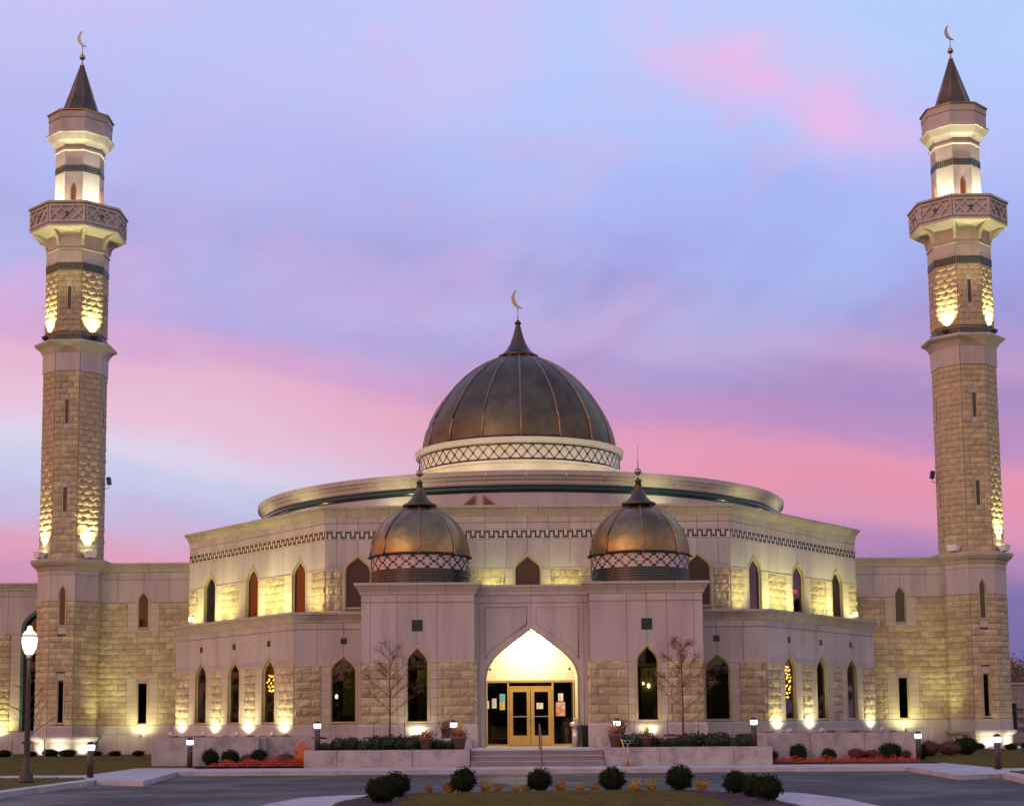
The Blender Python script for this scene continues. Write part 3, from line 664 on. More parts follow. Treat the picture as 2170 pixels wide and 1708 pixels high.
# soffit downlights
for (u, z) in ((1.9, 5.45), (2.85, 5.48), (3.55, 5.02)):
    mb = MB().box(-.13, .13, -.03, .5, -.03, .0)
    ang = (-1 if u > 2.42 else 1) * math.atan2(.95, 1.26)
    MB().box(-.14, .14, .55, .95, -.02, .02).build('downlight', e_soff, port, frA.M @ Matrix.Translation((u, 0, z)) @ Matrix.Rotation(-ang, 4, 'Y'))
# doors: two leaves, side lights, transom
yd = 69.0
frm = MB()
frm.box(-1.02, -.94, yd - .08, yd + .06, .75, 3.62).box(.94, 1.02, yd - .08, yd + .06, .75, 3.62).box(-1.97, 1.97, yd - .08, yd + .06, 3.54, 3.64).box(-.94, .94, yd - .07, yd + .05, 3.30, 3.38)
for x in (-1.95, 1.87): frm.box(x, x + .06, yd - .07, yd + .05, .75, 3.56)
for a in (-1.9, 1.02): frm.box(a, a + .88, yd - .07, yd + .05, .75, .84)
frame = frm.build('door_frame', goldfr, port, I4)
for a in (-1.89, 1.02): MB().box(a, a + .87, yd, yd + .01, .84, 3.54).build('side_light', glass, port, I4)
MB().box(-.94, .94, yd, yd + .01, 3.38, 3.54).build('transom', glass, port, I4)
for s_ in (-1, 1):
    a, b = sorted((s_ * .015, s_ * .93)); mb = MB()
    mb.box(a, b, yd - .06, yd, .78, 1.22).box(a, b, yd - .06, yd, 3.13, 3.29).box(a, a + .15, yd - .06, yd, 1.22, 3.13).box(b - .15, b, yd - .06, yd, 1.22, 3.13)
    d_ = mb.build('door', goldfr, port, I4)
    MB().box(a + .15, b - .15, yd - .03, yd - .02, 1.22, 3.13).build('pane', glass, d_, I4)
    MB().box(a + .16, b - .16, yd - .10, yd - .065, 2.03, 2.07).build('push_bar', steel, d_, I4)
    x = s_ * .07; MB().tube([(x, yd - .12, 1.78), (x, yd - .12, 2.06)], .02).tube([(x, yd - .12, 1.8), (x, yd - .05, 1.8)], .012).tube([(x, yd - .12, 2.04), (x, yd - .05, 2.04)], .012).build('door_handle', steel, d_, I4)
# vestibule inside
MB().box(-2.3, 2.3, 70.7, 70.8, .7, 6).build('vestibule_back', intd, port, I4)
MB().box(-2.3, 2.3, 69.1, 70.7, .70, .745).build('vestibule_floor', mat('vestibule_floor_tile', (.12, .09, .06), .4), port, I4)
MB().box(-1.75, -.98, 69.9, 70.4, 1.05, 1.12).box(-1.75, -1.70, 69.9, 70.4, .75, 1.6).box(-1.03, -.98, 69.9, 70.4, .75, 1.6).box(-1.75, -.98, 70.35, 70.42, 1.05, 1.62).build('bench', mat('brown_wood', (.20, .085, .035), .5), port, I4)
MB().box(1.45, 1.9, 70.2, 70.5, .75, 2.0).build('cabinet', mat('brown_wood', (.2, .1, .04), .5), port, I4)
def notice(name, x0, x1, z0, z1, m, label, marks=True):
    o = MB().box(x0, x1, yd - .085, yd - .08, z0, z1).build(name, m, None, I4); tag(o, label, 'notice')
    if marks:
        mb = MB(); z = z1 - .05
        while z > z0 + .04: mb.box(x0 + .03, x0 + .03 + (x1 - x0 - .06) * random.uniform(.5, 1), yd - .088, yd - .085, z, z + .008); z -= .03
        mb.build('print_lines', mat('ink', (.12, .12, .14), .8), o, I4)
notice('paper_notice', -1.95, -1.83, 2.40, 2.74, paper, 'narrow white notice at the far left edge of the entrance glazing')
notice('paper_notice', -1.70, -1.50, 2.42, 2.84, paper, 'white notice beside the blue sheet on the left side light')
notice('blue_notice', -1.36, -1.12, 2.70, 3.04, blue, 'light blue sheet taped above the yellow one on the left side light')
notice('yellow_notice', -1.36, -1.13, 2.35, 2.69, yellow, 'yellow sheet taped below the blue one on the left side light')
notice('paper_notice', .26, .55, 2.38, 2.64, paper, 'white notice taped on the right door leaf')
notice('paper_notice', 1.22, 1.44, 2.72, 3.05, paper, 'white notice above the poster on the right side light')
notice('poster', 1.11, 1.52, 2.06, 2.68, poster, 'red black and white poster on the right side light', False)

# small domes on the portico blocks
PAT6 = {(0, 0), (0, 1), (1, 5), (1, 2), (2, 3), (2, 4), (3, 5), (3, 2), (4, 0), (4, 1)}
SP = [(2.14, 9.06), (2.13, 9.3), (2.07, 9.62), (1.96, 9.94), (1.80, 10.24), (1.57, 10.53), (1.30, 10.78), (1.0, 10.98), (.7, 11.12), (.45, 11.2)]
for sgn, nm in ((-1, 'left'), (1, 'right')):
    c = (sgn * 4.82, 67.95, 0)
    sd_ = empty('small_dome', (c[0], c[1], 7.5), 'small copper ribbed dome on mosaic drum, over the block %s of the archway' % nm, 'dome', 'small copper domes on the portico')
    MB().lathe([(2.13, 7.5), (2.13, 9.0)], 64, c).build('drum_wall', mat('pink_mosaic', (.56, .44, .40), .35, .08, 3), sd_, I4)
    tile_drum(c, 2.135, 7.55, 22, 6, .115, 13, PAT6, sd_, top=1, bot=7)
    onion_dome(sd_, c, SP, 8, -PI / 2 - sgn * .03, copper, .055, [(2.2, 9.0), (2.28, 8.97)])
    MB().lathe([(.5, 11.1), (.42, 11.2), (.42, 11.24), (.72, 11.22), (.76, 11.28), (.74, 11.34), (.55, 11.42), (.36, 11.62), (.2, 11.95), (.11, 12.28), (.16, 12.3), (.14, 12.36), (.02, 12.46)], 28, c).build('finial', bronze, sd_, I4)
    MB().tube([(c[0], c[1], 12.4), (c[0], c[1], 12.62)], .025).ball((c[0], c[1], 12.74), .16, 16, 10).tube([(c[0], c[1], 12.85), (c[0], c[1], 13.9)], [.02, .008]).build('finial_rod', gold, sd_, I4)

# ------------------------------------------------------------------ minarets
def octa(mb, c, prof):      # stacked octagonal rings, prof = (apothem, z)
    n = len(prof); vs = []
    for a, z in prof:
        for k in range(8): q = R(22.5 + 45 * k); vs.append((c[0] + a / math.cos(R(22.5)) * math.cos(q), c[1] + a / math.cos(R(22.5)) * math.sin(q), z))
    return mb.add(vs, [(i * 8 + k, i * 8 + (k + 1) % 8, (i + 1) * 8 + (k + 1) % 8, (i + 1) * 8 + k) for i in range(n - 1) for k in range(8)])
def face(c, ap, k):         # k: 0 front, -1 front-left, 1 front-right, +-2 flanks
    phi = R(-90 + 45 * k); n_ = Vector((math.cos(phi), math.sin(phi))); u = Vector((-n_.y, n_.x)); s_ = ap * math.tan(R(22.5))
    p = Vector(c[:2]) + n_ * ap; a = p - u * s_; b = p + u * s_; return Frame((a.x, a.y), (b.x, b.y))
def housing(name, loc, aim, label, s_=.16, lit=True, group=None):
    o = empty(name, loc, label, 'floodlight', group)
    q = (Vector(aim) - Vector(loc)).to_track_quat('-Y', 'Z').to_matrix().to_4x4(); Mw = Matrix.Translation(loc) @ q
    MB().add([(-s_ * 1.3, -s_ * .5, -s_), (s_ * 1.3, -s_ * .5, -s_), (s_ * 1.3, -s_ * .5, s_), (-s_ * 1.3, -s_ * .5, s_), (-s_ * .9, s_ * .8, -s_ * .6), (s_ * .9, s_ * .8, -s_ * .6), (s_ * .9, s_ * .8, s_ * .6), (-s_ * .9, s_ * .8, s_ * .6)],
             [(0, 1, 5, 4), (1, 2, 6, 5), (2, 3, 7, 6), (3, 0, 4, 7), (4, 5, 6, 7), (0, 3, 2, 1)]).build('housing', whitem if lit != 'dark' else dark, o, Mw)
    MB().box(-s_ * 1.15, s_ * 1.15, -s_ * .54, -s_ * .51, -s_ * .85, s_ * .85).build('lens', e_flood if lit is True else glassd, o, Mw)
    MB().tube([Vector(loc), Vector(loc) - Vector((0, 0, s_ * 1.6))], s_ * .15).build('bracket', dark, o, I4)
    return o
def minaret(sgn, label, side):
    c = (sgn * 24.4, 84.0, 0); mr = empty('minaret', (c[0], c[1], 0), label, 'minaret', 'minarets either side of the prayer hall')
    ap = 1.58; apb = 1.62; order = (0, sgn * -1, sgn * -2, sgn, sgn * 2)
    # core shafts
    mb = MB(); octa(mb, c, [(apb - .14, 0), (apb - .14, 10.2), (ap - .06, 10.5), (ap - .06, 22.4), (1.50, 22.4), (1.50, 29)]); mb.build('shaft', mortar, mr, I4)
    B = Blocks(mr, 300, .62)
    for k in order:
        fr = face(c, apb, k); L_ = fr.L; uc = L_ / 2
        if k in (0, 2, -2):
            cuts = [(uc - .22, uc + .22, 1.8 + .31 * 0, 1.8 + .31 * 8.9), (uc - .22, uc + .22, 1.8 + .31 * 15.95, 8.6)]
        else: cuts = []
        vis = k in (0, -sgn, sgn, -2 * sgn)
        B.rows(fr, .01, L_ - .01, 1.8, 21, .312, .72, cuts, single=vis)
        if cuts:
            for (z0, z1, arch) in ((1.9, 4.17, False), (7.05, 8.75, True)):
                wn = Win(uc, .17, z0, z1 + (.0 if arch else 0), z1 + (.42 if arch else 0), arch)
                window(mr, fr, wn, glassd, .10, .05)
                MB().box(uc - .21, uc + .21, .0, .05, z1 if not arch else z0 - .45, (z1 + .36) if not arch else z0 - .06).build('cap_stone', smooth, mr, fr.M)
                MB().box(uc - .18, uc + .18, .115, .13, z0, z1 + (.35 if arch else 0)).build('window_back', dark, mr, fr.M)
        wn2 = [Win(uc, .17, 7.05, 8.75, 9.17)] if cuts else []
        mbp = MB()
        if cuts: piece(mbp, .01, uc, 8.37, 9.75, wn2, -.005, .04); piece(mbp, uc, L_ - .01, 8.37, 9.75, wn2, -.005, .04)
        else: mbp.box(.01, L_ - .01, -.005, .04, 8.37, 9.75)
        mbp.build('panel', smooth, mr, fr.M)
        MB().box(.005, L_ - .005, -.02, .04, 9.765, 10.02).build('panel', smooth, mr, fr.M)
        MB().box(.005, L_ - .005, -.03, .04, 1.2, 1.79).build('plinth_stone', smooth, mr, fr.M)
    mb = MB(); octa(mb, c, [(1.66, 10.0), (1.70, 10.06), (1.74, 10.16), (1.88, 10.28), (1.98, 10.42), (2.0, 10.52), (2.0, 10.6), (1.4, 10.6)]); mb.build('ledge', cornm, mr, I4)
    mb = MB(); octa(mb, c, [(1.60, 0.0), (1.60, .95)]); mb.build('pedestal', smooth, mr, I4)
    mb = MB(); octa(mb, c, [(1.6, .93), (1.72, .98), (1.80, 1.08), (1.82, 1.18), (1.70, 1.22), (1.6, 1.22)]); mb.build('base_moulding', smooth, mr, I4)
    slits = [(12.99, 14.34), (17.92, 19.31)]
    h = .318
    for k in order:
        fr = face(c, ap, k); L_ = fr.L; uc = L_ / 2
        sq = [(10.62 + h * 7, 10.62 + h * 13), (10.62 + h * 22.0, 10.62 + h * 28.0)] if k in (0, 2, -2) else []
        B.rows(fr, .01, L_ - .01, 10.62, 32, h, .68, [(uc - .16, uc + .16, a + .02, b - .02) for a, b in sq], single=(k in (0, -sgn)))
        for a, b in sq:
            for p, q in ((a, a + .3), (b - .3, b)): MB().box(uc - .15, uc + .15, -.02, .05, p + .01, q - .01).build('cap_stone', smooth, mr, fr.M)
            f = MB().box(uc - .15, uc - .10, -.01, .05, a + .3, b - .3).box(uc + .10, uc + .15, -.01, .05, a + .3, b - .3).build('slit_window', trimm, mr, fr.M)
            MB().box(uc - .1, uc + .1, .02, .04, a + .3, b - .3).build('pane', mat('slit_glass', (.03, .035, .045), .15, .2, 2), f, fr.M)
        MB().box(.005, L_ - .005, -.06, .04, 20.80, 21.85).build('panel', smooth, mr, fr.M)
        # upper rough section
        fr = face(c, 1.56, k); L_ = fr.L; uc = L_ / 2
        sq = [(22.98 + .31 * 3, 22.98 + .31 * 9)] if k in (0, 2, -2) else []
        B.rows(fr, .01, L_ - .01, 22.98, 11, .31, .62, [(uc - .16, uc + .16, a + .02, b - .02) for a, b in sq], single=False)
        for a, b in sq:
            for p, q in ((a, a + .3), (b - .3, b)): MB().box(uc - .15, uc + .15, -.02, .05, p + .01, q - .01).build('cap_stone', smooth, mr, fr.M)
            f = MB().box(uc - .15, uc - .10, -.01, .05, a + .3, b - .3).box(uc + .10, uc + .15, -.01, .05, a + .3, b - .3).build('slit_window', trimm, mr, fr.M)
            MB().box(uc - .1, uc + .1, .02, .04, a + .3, b - .3).build('pane', MATS['slit_glass'], f, fr.M)
        for z0 in (22.50, 26.42):
            mbt = MB(); nn = 10
            for i in range(nn):
                for j in range(3): mbt.box(i * L_ / nn + .012, (i + 1) * L_ / nn - .012, -.03, .0, z0 + j * .125 + .012, z0 + (j + 1) * .125 - .012)
            bt = MB().box(0, L_, .0, .05, z0, z0 + .38).build('tile_band', cream, mr, fr.M); mbt.build('mosaic_tiles', teal, bt, fr.M, kind='stuff')
        for (z0, z1) in ((26.82, 27.5), (27.66, 28.65)): MB().box(.004, L_ - .004, -.01, .05, z0, z1).build('panel', smooth, mr, fr.M)
    B.done()
    mb = MB(); octa(mb, c, [(1.58, 21.8), (1.66, 21.84), (1.74, 22.0), (1.84, 22.14), (2.04, 22.26), (2.08, 22.34), (2.0, 22.44), (1.4, 22.50)]); mb.build('ledge', cornm, mr, I4)
    mb = MB(); octa(mb, c, [(1.5, 27.5), (1.62, 27.53), (1.62, 27.60), (1.5, 27.68)]); mb.build('string_course', cornm, mr, I4)
    # balcony on brackets
    mb = MB(); octa(mb, c, [(1.5, 28.35), (1.9, 28.52), (2.36, 28.56), (2.42, 28.62), (2.42, 28.74), (1.2, 28.78)]); mb.build('balcony_floor', smooth, mr, I4)
    for k in range(-4, 4):
        a = R(-90 + 45 * k + 22.5); rin, ro = 1.62, 2.52; prof = [(rin, 27.72), (rin + .14, 27.78), (rin + .22, 28.1), (rin + .42, 28.36), (ro - .1, 28.52), (ro - .1, 28.58), (rin, 28.58)]
        ca, sa = math.cos(a), math.sin(a); n = len(prof); vs = [(c[0] + r * ca - s2 * sa, c[1] + r * sa + s2 * ca, z) for s2 in (-.09, .09) for r, z in prof]
        MB().add(vs, [list(range(n)), list(range(n, 2 * n))] + [(i, (i + 1) % n, n + (i + 1) % n, n + i) for i in range(n)]).build('bracket', cornm, mr, I4)
    for k in range(-3, 5):
        fr = face(c, 2.36, k); L_ = fr.L
        par = MB().box(0, L_, 0, .12, 28.74, 29.86).build('parapet', smooth, mr, fr.M)
        if abs(k) > 2: continue
        mbx = MB(); z0, z1 = 28.90, 29.68; mbx.box(0, .12, -.085, .0, 28.8, 29.8).box(L_ - .12, L_, -.085, 0, 28.8, 29.8).box(.12, L_ - .12, -.085, 0, 28.8, 28.9).box(.12, L_ - .12, -.085, 0, 29.68, 29.8)
        um = L_ / 2; hh = z1 - z0
        for cc in (um - .62, um, um + .62):
            for sl in (-1, 1):
                pa = []
                for q in (-1, 1):
                    uu = cc + q * hh / 2; zz = (z0 + z1) / 2 + sl * q * hh / 2; pa.append((uu, zz))
                (ua, za), (ub, zb) = pa
                lo, hi = .1, L_ - .1; sl_ = (zb - za) / (ub - ua)
                if ua < lo: za += (lo - ua) * sl_; ua = lo
                if ub > hi: zb -= (ub - hi) * sl_; ub = hi
                if ub > ua: mbx.prism([(ua, za - .06), (ub, zb - .06), (ub, zb + .06), (ua, za + .06)], -.075 - .004 * sl, 0)
        mbx.build('lattice', smooth, par, fr.M)
        z = (z0 + z1) / 2; MB().prism([(um - .14, z), (um, z - .14), (um + .14, z), (um, z + .14)], -.095, 0).build('tile', teal, par, fr.M)
    mb = MB(); octa(mb, c, [(2.26, 29.84), (2.50, 29.86), (2.52, 29.92), (2.5, 29.98), (2.24, 30.0), (2.2, 29.84)]); mb.build('parapet_cap', cornm, mr, I4)
    # lantern shaft
    a2 = 1.22
    mb = MB(); octa(mb, c, [(a2 - .03, 28.7), (a2 - .03, 34.0)]); mb.build('lantern_shaft', mortar, mr, I4)
    for k in range(-2, 3):
        fr = face(c, a2, k); L_ = fr.L; uc = L_ / 2; wn = Win(uc, .13, 29.4, 31.0, 31.35)
        wins = [wn] if k in (0, 2, -2) else []
        mbp = MB()
        if wins: mbp.box(.004, uc - .13, -.0, .03, 28.8, 31.0).box(uc + .13, L_ - .004, -.0, .03, 28.8, 31.0); piece(mbp, .004, uc, 31.0, 32.0, wins, 0, .03); piece(mbp, uc, L_ - .004, 31.0, 32.0, wins, 0, .03); window(mr, fr, wn, glassd, .06, .05, mat('terracotta_trim', (.30, .13, .08), .6))
        else: mbp.box(.004, L_ - .004, 0, .03, 28.8, 32.0)
        mbp.build('panel', smooth, mr, fr.M)
        mbt = MB(); nn = 9
        for i in range(nn):
            for j in range(3): mbt.box(i * L_ / nn + .012, (i + 1) * L_ / nn - .012, -.025, .0, 32.02 + j * .125 + .012, 32.02 + (j + 1) * .125 - .012)
        bt = MB().box(0, L_, .0, .05, 32.01, 32.40).build('tile_band', cream, mr, fr.M); mbt.build('mosaic_tiles', teal, bt, fr.M, kind='stuff')
        MB().box(.004, L_ - .004, 0, .03, 32.41, 33.25).build('panel', smooth, mr, fr.M)
    mb = MB(); octa(mb, c, [(1.2, 33.2), (1.30, 33.25), (1.30, 33.33), (1.22, 33.38), (1.22, 33.45)]); mb.build('string_course', cornm, mr, I4)
    # cap with scalloped corbel, tapering up
    mb = MB(); octa(mb, c, [(1.22, 33.4), (1.25, 33.5), (1.34, 33.66), (1.5, 33.80), (1.58, 33.95), (1.66, 34.1), (1.72, 34.14), (1.72, 34.22), (1.6, 34.34)]); mb.build('corbel', cornm, mr, I4)
    for k in range(-2, 3):
        fr = face(c, 1.6, k); MB().box(.004, fr.L - .004, 0, .06, 34.3, 34.98).build('panel', smooth, mr, fr.M)
        fr = face(c, 1.63, k); MB().box(.004, fr.L - .004, 0, .06, 35.0, 35.38).build('panel', cornm, mr, fr.M)
    mb = MB(); octa(mb, c, [(1.66, 35.36), (1.70, 35.38), (1.70, 35.44), (1.0, 35.52)]); mb.build('roof_edge', ribm, mr, I4)
    mb = MB(); octa(mb, c, [(1.05, 35.5), (.98, 35.62), (.09, 38.6), (.001, 38.62)]); mb.build('spire', bronze, mr, I4)
    for k in range(8):
        q = R(22.5 + 45 * k); cq, sq_ = math.cos(q) / math.cos(R(22.5)), math.sin(q) / math.cos(R(22.5))
        MB().tube([(c[0] + .98 * cq, c[1] + .98 * sq_, 35.62), (c[0] + .09 * cq, c[1] + .09 * sq_, 38.6)], [.025, .012], 4).build('spire_seam', ribm, mr, I4)
    MB().lathe([(.10, 38.55), (.14, 38.6), (.04, 38.75), (.03, 38.95)], 12, c).ball((c[0], c[1], 39.09), .17, 14, 8).tube([(c[0], c[1], 39.2), (c[0], c[1], 39.8)], .025).build('finial', gold, mr, I4)
    mb = MB(); crescent(mb, (c[0] + .18, c[1], 40.2), .48, .04); mb.build('crescent', gold, mr, I4)
    # floodlights
    for k in (-1, 1):
        phi = R(-90 + 45 * k); n_ = Vector((math.cos(phi), math.sin(phi), 0)); cc = Vector(c); sd2 = 'inner' if k == -sgn else 'outer'
        lit = not (sgn > 0 and k < 0)
        p = cc + n_ * 1.92 + Vector((0, 0, 10.86)); tgt = cc + n_ * 1.35 + Vector((0, 0, 14.2))
        housing('floodlight', p, tgt, '%s floodlight on the lower ledge of the %s minaret, %s corner' % ('white' if lit else 'unlit white', side, sd2), .24, lit, 'floodlights on the minaret ledges')
        if lit: spot(ahead(p, tgt, .24), tgt, 1250, YG, 74, .9)
        p = cc + n_ * 1.9 + Vector((0, 0, 22.66)); tgt = cc + n_ * 1.35 + Vector((0, 0, 25.4))
        housing('floodlight', p, tgt, 'dark floodlight on the upper ledge of the %s minaret, %s corner' % (side, sd2), .13, 'dark', 'floodlights on the minaret ledges')
        spot(ahead(p, tgt, .16), tgt, 1100, YG, 84, .9)
        p = cc + n_ * 2.0 + Vector((0, 0, 28.95)); spot(p, cc + n_ * 1.22 + Vector((0, 0, 30.9)), 1500, (1, .97, .62), 100, .8)
    for k, dd in ((0, 0), (-2, 0), (2, 0)):
        phi = R(-90 + 45 * k); n_ = Vector((math.cos(phi), math.sin(phi), 0)); spot(Vector(c) + n_ * 3.2 + Vector((0, 0, 22.7)), Vector(c) + n_ * 2.2 + Vector((0, 0, 28.5)), 0.0 if k else 500, YG, 60, .9) if k == 0 else None
    return mr
minaret(-1, 'tall octagonal limestone minaret standing left of the prayer hall', 'left')
minaret(1, 'tall octagonal limestone minaret standing right of the prayer hall', 'right')
# pedestal uplights
for sgn, side, ks in ((-1, 'left', (-1, 0, 1)), (1, 'right', (0, 1))):
    for k in ks:
        phi = R(-90 + 45 * k); n_ = Vector((math.cos(phi), math.sin(phi), 0)); p = Vector((sgn * 24.4, 84, 0)) + n_ * 2.15 + Vector((0, 0, .22)); tgt = Vector((sgn * 24.4, 84, 1.0)) + n_ * 1.6
        nm = {-1: 'left', 0: 'front', 1: 'right'}[k]
        housing('floodlight', p, tgt, 'ground floodlight washing the %s face of the %s minaret pedestal' % (nm, side), .15, True, 'ground floodlights round the minaret bases')
        spot(ahead(p, tgt, .15), tgt, 48, (1, .97, .70), 140, .8)
housing('floodlight', (24.4 - 1.2, 81.9, .3), (24.4 - .8, 82.6, 1.2), 'unlit ground floodlight before the right minaret pedestal', .15, False, 'ground floodlights round the minaret bases')

# loudspeakers on the minarets
for sgn, nm in ((-1, 'left'), (1, 'right')):
    x = -sgn * -1 * 0 + sgn * (24.4 - 1.72)
    o = empty('loudspeaker', (x, 84, 15), 'small black loudspeaker clamped to the inner side of the %s minaret' % nm, 'loudspeaker', 'loudspeakers on the minarets')
    xi = sgn * (24.4 - 1.95); MB().box(xi - .10, xi + .10, 83.85, 84.15, 14.82, 15.22).build('speaker_case', dark, o, Matrix.Translation((xi, 84, 15)) @ Matrix.Rotation(sgn * R(8), 4, 'Y') @ Matrix.Translation((-xi, -84, -15)))
    MB().tube([(xi, 84, 14.85), (xi, 84, 14.62), (sgn * (24.4 - 1.6), 84, 14.58)], .02).build('bracket', dark, o, I4)

# ------------------------------------------------------------------ wings
for sgn, nm in ((-1, 'left'), (1, 'right')):
    wg = empty('wing_building', (sgn * 20.2, 84, 0), 'plain rock-faced wing wall between the prayer hall and the %s minaret' % nm, 'building', 'wings beside the prayer hall')
    fr = Frame((-23.2, 84), (-17.2, 84)) if sgn < 0 else Frame((17.2, 84), (23.2, 84))
    X = (lambda x: x + 23.2) if sgn < 0 else (lambda x: x - 17.2)
    uc = X(sgn * 20.45); w1 = Win(uc, .27, 1.85, 4.05, 4.05, False); w2 = Win(uc, .28, 6.98, 8.45, 8.92)
    L_ = 6.0
    mb = MB(); mb.box(0, uc - .3, .03, .4, 0, 10.2).box(uc + .3, L_, .03, .4, 0, 10.2).box(uc - .3, uc + .3, .03, .4, 0, 1.85).box(uc - .3, uc + .3, .03, .4, 4.05, 6.98).box(uc - .3, uc + .3, .03, .4, 8.95, 10.2); mb.build('wall', mortar, wg, fr.M)
    B = Blocks(wg, 300, .7)
    B.rows(fr, .01, L_ - .01, 1.8, 21, .312, .72, [(uc - .85, uc + .85, 1.8, 1.8 + .312 * 7.2), (uc - .85, uc + .85, 1.8 + .312 * 16.3, 9)]); B.done()
    for z0, nr in ((1.8, 7), (1.8 + .312 * 17 - .312, 5)):
        for r in range(nr + 1):
            za = z0 + r * .312
            if za > 8.3: continue
            for a, b in ((uc - .84, uc - .3), (uc + .3, uc + .84)): MB().box(a, b, -.012, .03, za + .006, min(za + .306, 8.36)).build('jamb_stone', jamb, wg, fr.M)
    MB().box(uc - .28, uc + .28, -.01, .03, 4.14, 4.42).build('cap_stone', smooth, wg, fr.M); MB().box(uc - .28, uc + .28, -.01, .03, 6.55, 6.9).build('cap_stone', smooth, wg, fr.M)
    window(wg, fr, w1, glassd); window(wg, fr, w2, glassd)
    panels(wg, fr, [0, uc - 1.4, uc, uc + 1.4, L_], 8.37, 9.6, [w2], smooth); panels(wg, fr, [0, uc - 1.4, uc, uc + 1.4, L_], 9.6, 10.02, [], smooth, front=.02)
    sweep(wg, 'cornice_stone', [(fr.a.x, 84), (fr.a.x + 6, 84)], cyma(10.02, 10.5, .26), cornm, 1.6)
    sweep(wg, 'plinth_stone', [(fr.a.x, 84), (fr.a.x + 6, 84)], [(-.1, 0), (.10, 0), (.10, 1.3), (.05, 1.32), (.05, 1.78), (-.1, 1.78)], smooth, 1.6)
    MB().box(min(fr.a.x, fr.a.x + 6), fr.a.x + 6, 84.5, 95, 10.1, 10.25).box(min(fr.a.x, fr.a.x + 6), fr.a.x + 6, 84.9, 85.0, .5, 10.1).build('roof', conc, wg, I4)
    p = Vector((sgn * 20.4, 83.1, 1.22)); housing('floodlight', p, (sgn * 20.4, 84, 1.9), 'small ground floodlight under the tall window of the %s wing' % nm, .12, True, 'floodlights under the ground-floor windows')
    spot(ahead(p, (sgn * 20.4, 84, 1.9), .13), (sgn * 20.4, 84.05, 2.4), 110, YG, 140, .9)
    spot(Vector((sgn * 22.3, 81.9, .5)), (sgn * 22.4, 84.2, 6.0), 420, (.92, 1.0, .40), 50, 1.0)
    spot(Vector((sgn * 21.2, 80.5, .5)), (sgn * 21.2, 84.2, 3.6), 230, YG, 90, 1.0)

# buildings beyond the minarets
lb = empty('side_building', (-30, 88, 0), 'limestone building with a tall green-framed arch, left of the left minaret', 'building')
fr = Frame((-34, 88), (-26.2, 88)); wn = Win(34 - 26.6, 1.45, 1.5, 7.2, 8.6)
core(fr, 0, 7.8, 0, 9.4, [wn], .5, mortar, lb)
B = Blocks(lb, 300); B.rows(fr, 3.2, 5.2, 1.5, 17, .318, .7); B.done()
for r in range(17): MB().box(5.22, 5.9, -.012, .03, 1.5 + r * .318 + .006, 1.5 + (r + 1) * .318 - .006).build('jamb_stone', jamb, lb, fr.M)
panels(lb, fr, [0, 2.5, 5.0, 7.4, 7.8], 6.92, 9.05, [wn], smooth); panels(lb, fr, [0, 2.5, 5.0, 7.4, 7.8], 9.05, 9.4, [], smooth, front=.02)
window(lb, fr, wn, glassd, .4, .18, mat('green_frame', (.03, .12, .11), .5)); sweep(lb, 'cornice_stone', [(-34, 88), (-26.2, 88)], cyma(9.38, 9.82, .25), cornm, 1.6)
sweep(lb, 'plinth_stone', [(-34, 88), (-26.2, 88)], [(-.1, 0), (.10, 0), (.10, 1.44), (-.1, 1.48)], smooth, 1.6)
MB().box(-34, -26.2, 88.7, 88.8, .5, 9.3).build('inner_wall', mat('warm_inner_wall', (.30, .16, .06), .8), lb, I4)
p = Vector((-29.3, 87.2, 1.1)); housing('floodlight', p, (-29.3, 88, 1.8), 'ground floodlight at the foot of the far left building', .13, True, 'floodlights under the ground-floor windows'); spot(ahead(p, (-29.3, 88, 1.8), .14), (-29.3, 88.1, 2.8), 260, YG, 130, .9)
rb = empty('side_building', (36, 100, 0), 'low tan masonry building with a flat roof, right of the right minaret', 'building')
tan = mat('tan_masonry', (.42, .33, .29), .85, .12, 3)
B = MB().box(30.3, 44, 100.1, 110, 0, 4.0).build('wall', mortar, rb, I4)
frb = Frame((30.3, 100), (44, 100)); bx = MB()
for r in range(13):
    x = -.4 * (r % 2)
    while x < 13.6:
        a, b = max(x, 0), min(x + .8, 13.7)
        if b > a + .05 and not (1.18 < (a + b) / 2 < 1.72 and 2 < r < 9): bx.box(a + .008, b - .008, 0, .1, r * .3 + .006, r * .3 + .294)
        x += .8
bx.build('masonry_courses', tan, rb, frb.M, kind='stuff')
MB().box(30.2, 44, 99.9, 100.3, 3.92, 4.06).build('coping', cornm, rb, I4)
MB().box(31.45, 31.85, 99.98, 100.12, 1.0, 2.75).build('window', mat('slit_glass', (.03, .035, .045), .15), rb, I4)
rail = MB()
for k in range(14): rail.box(30.5 + k * .9, 30.55 + k * .9, 104, 104.05, 4.0, 4.9)
rail.box(30.3, 44, 104, 104.06, 4.82, 4.9).box(30.3, 44, 104, 104.04, 4.35, 4.42); rail.build('railing', mat('green_paint', (.02, .13, .12), .6), rb, I4)
MB().box(30.4, 33.2, 112, 120, 4, 6.0).build('penthouse', tan, rb, I4)

# ------------------------------------------------------------------ ground
def ground(name, poly, z0, z1, m, **k): return MB().flat(poly, z0, z1).build(name, m, None, I4, kind='structure', **k)
MB().add([(-900, -120, -.02), (900, -120, -.02), (900, 1500, -.02), (-900, 1500, -.02)], [(0, 1, 2, 3)]).build('ground', grass, None, I4, kind='structure')
MB().add([(-60, -5, 0), (60, -5, 0), (60, 60, 0), (-60, 60, 0)], [(0, 1, 2, 3)]).build('road', asphalt, None, I4, kind='structure')
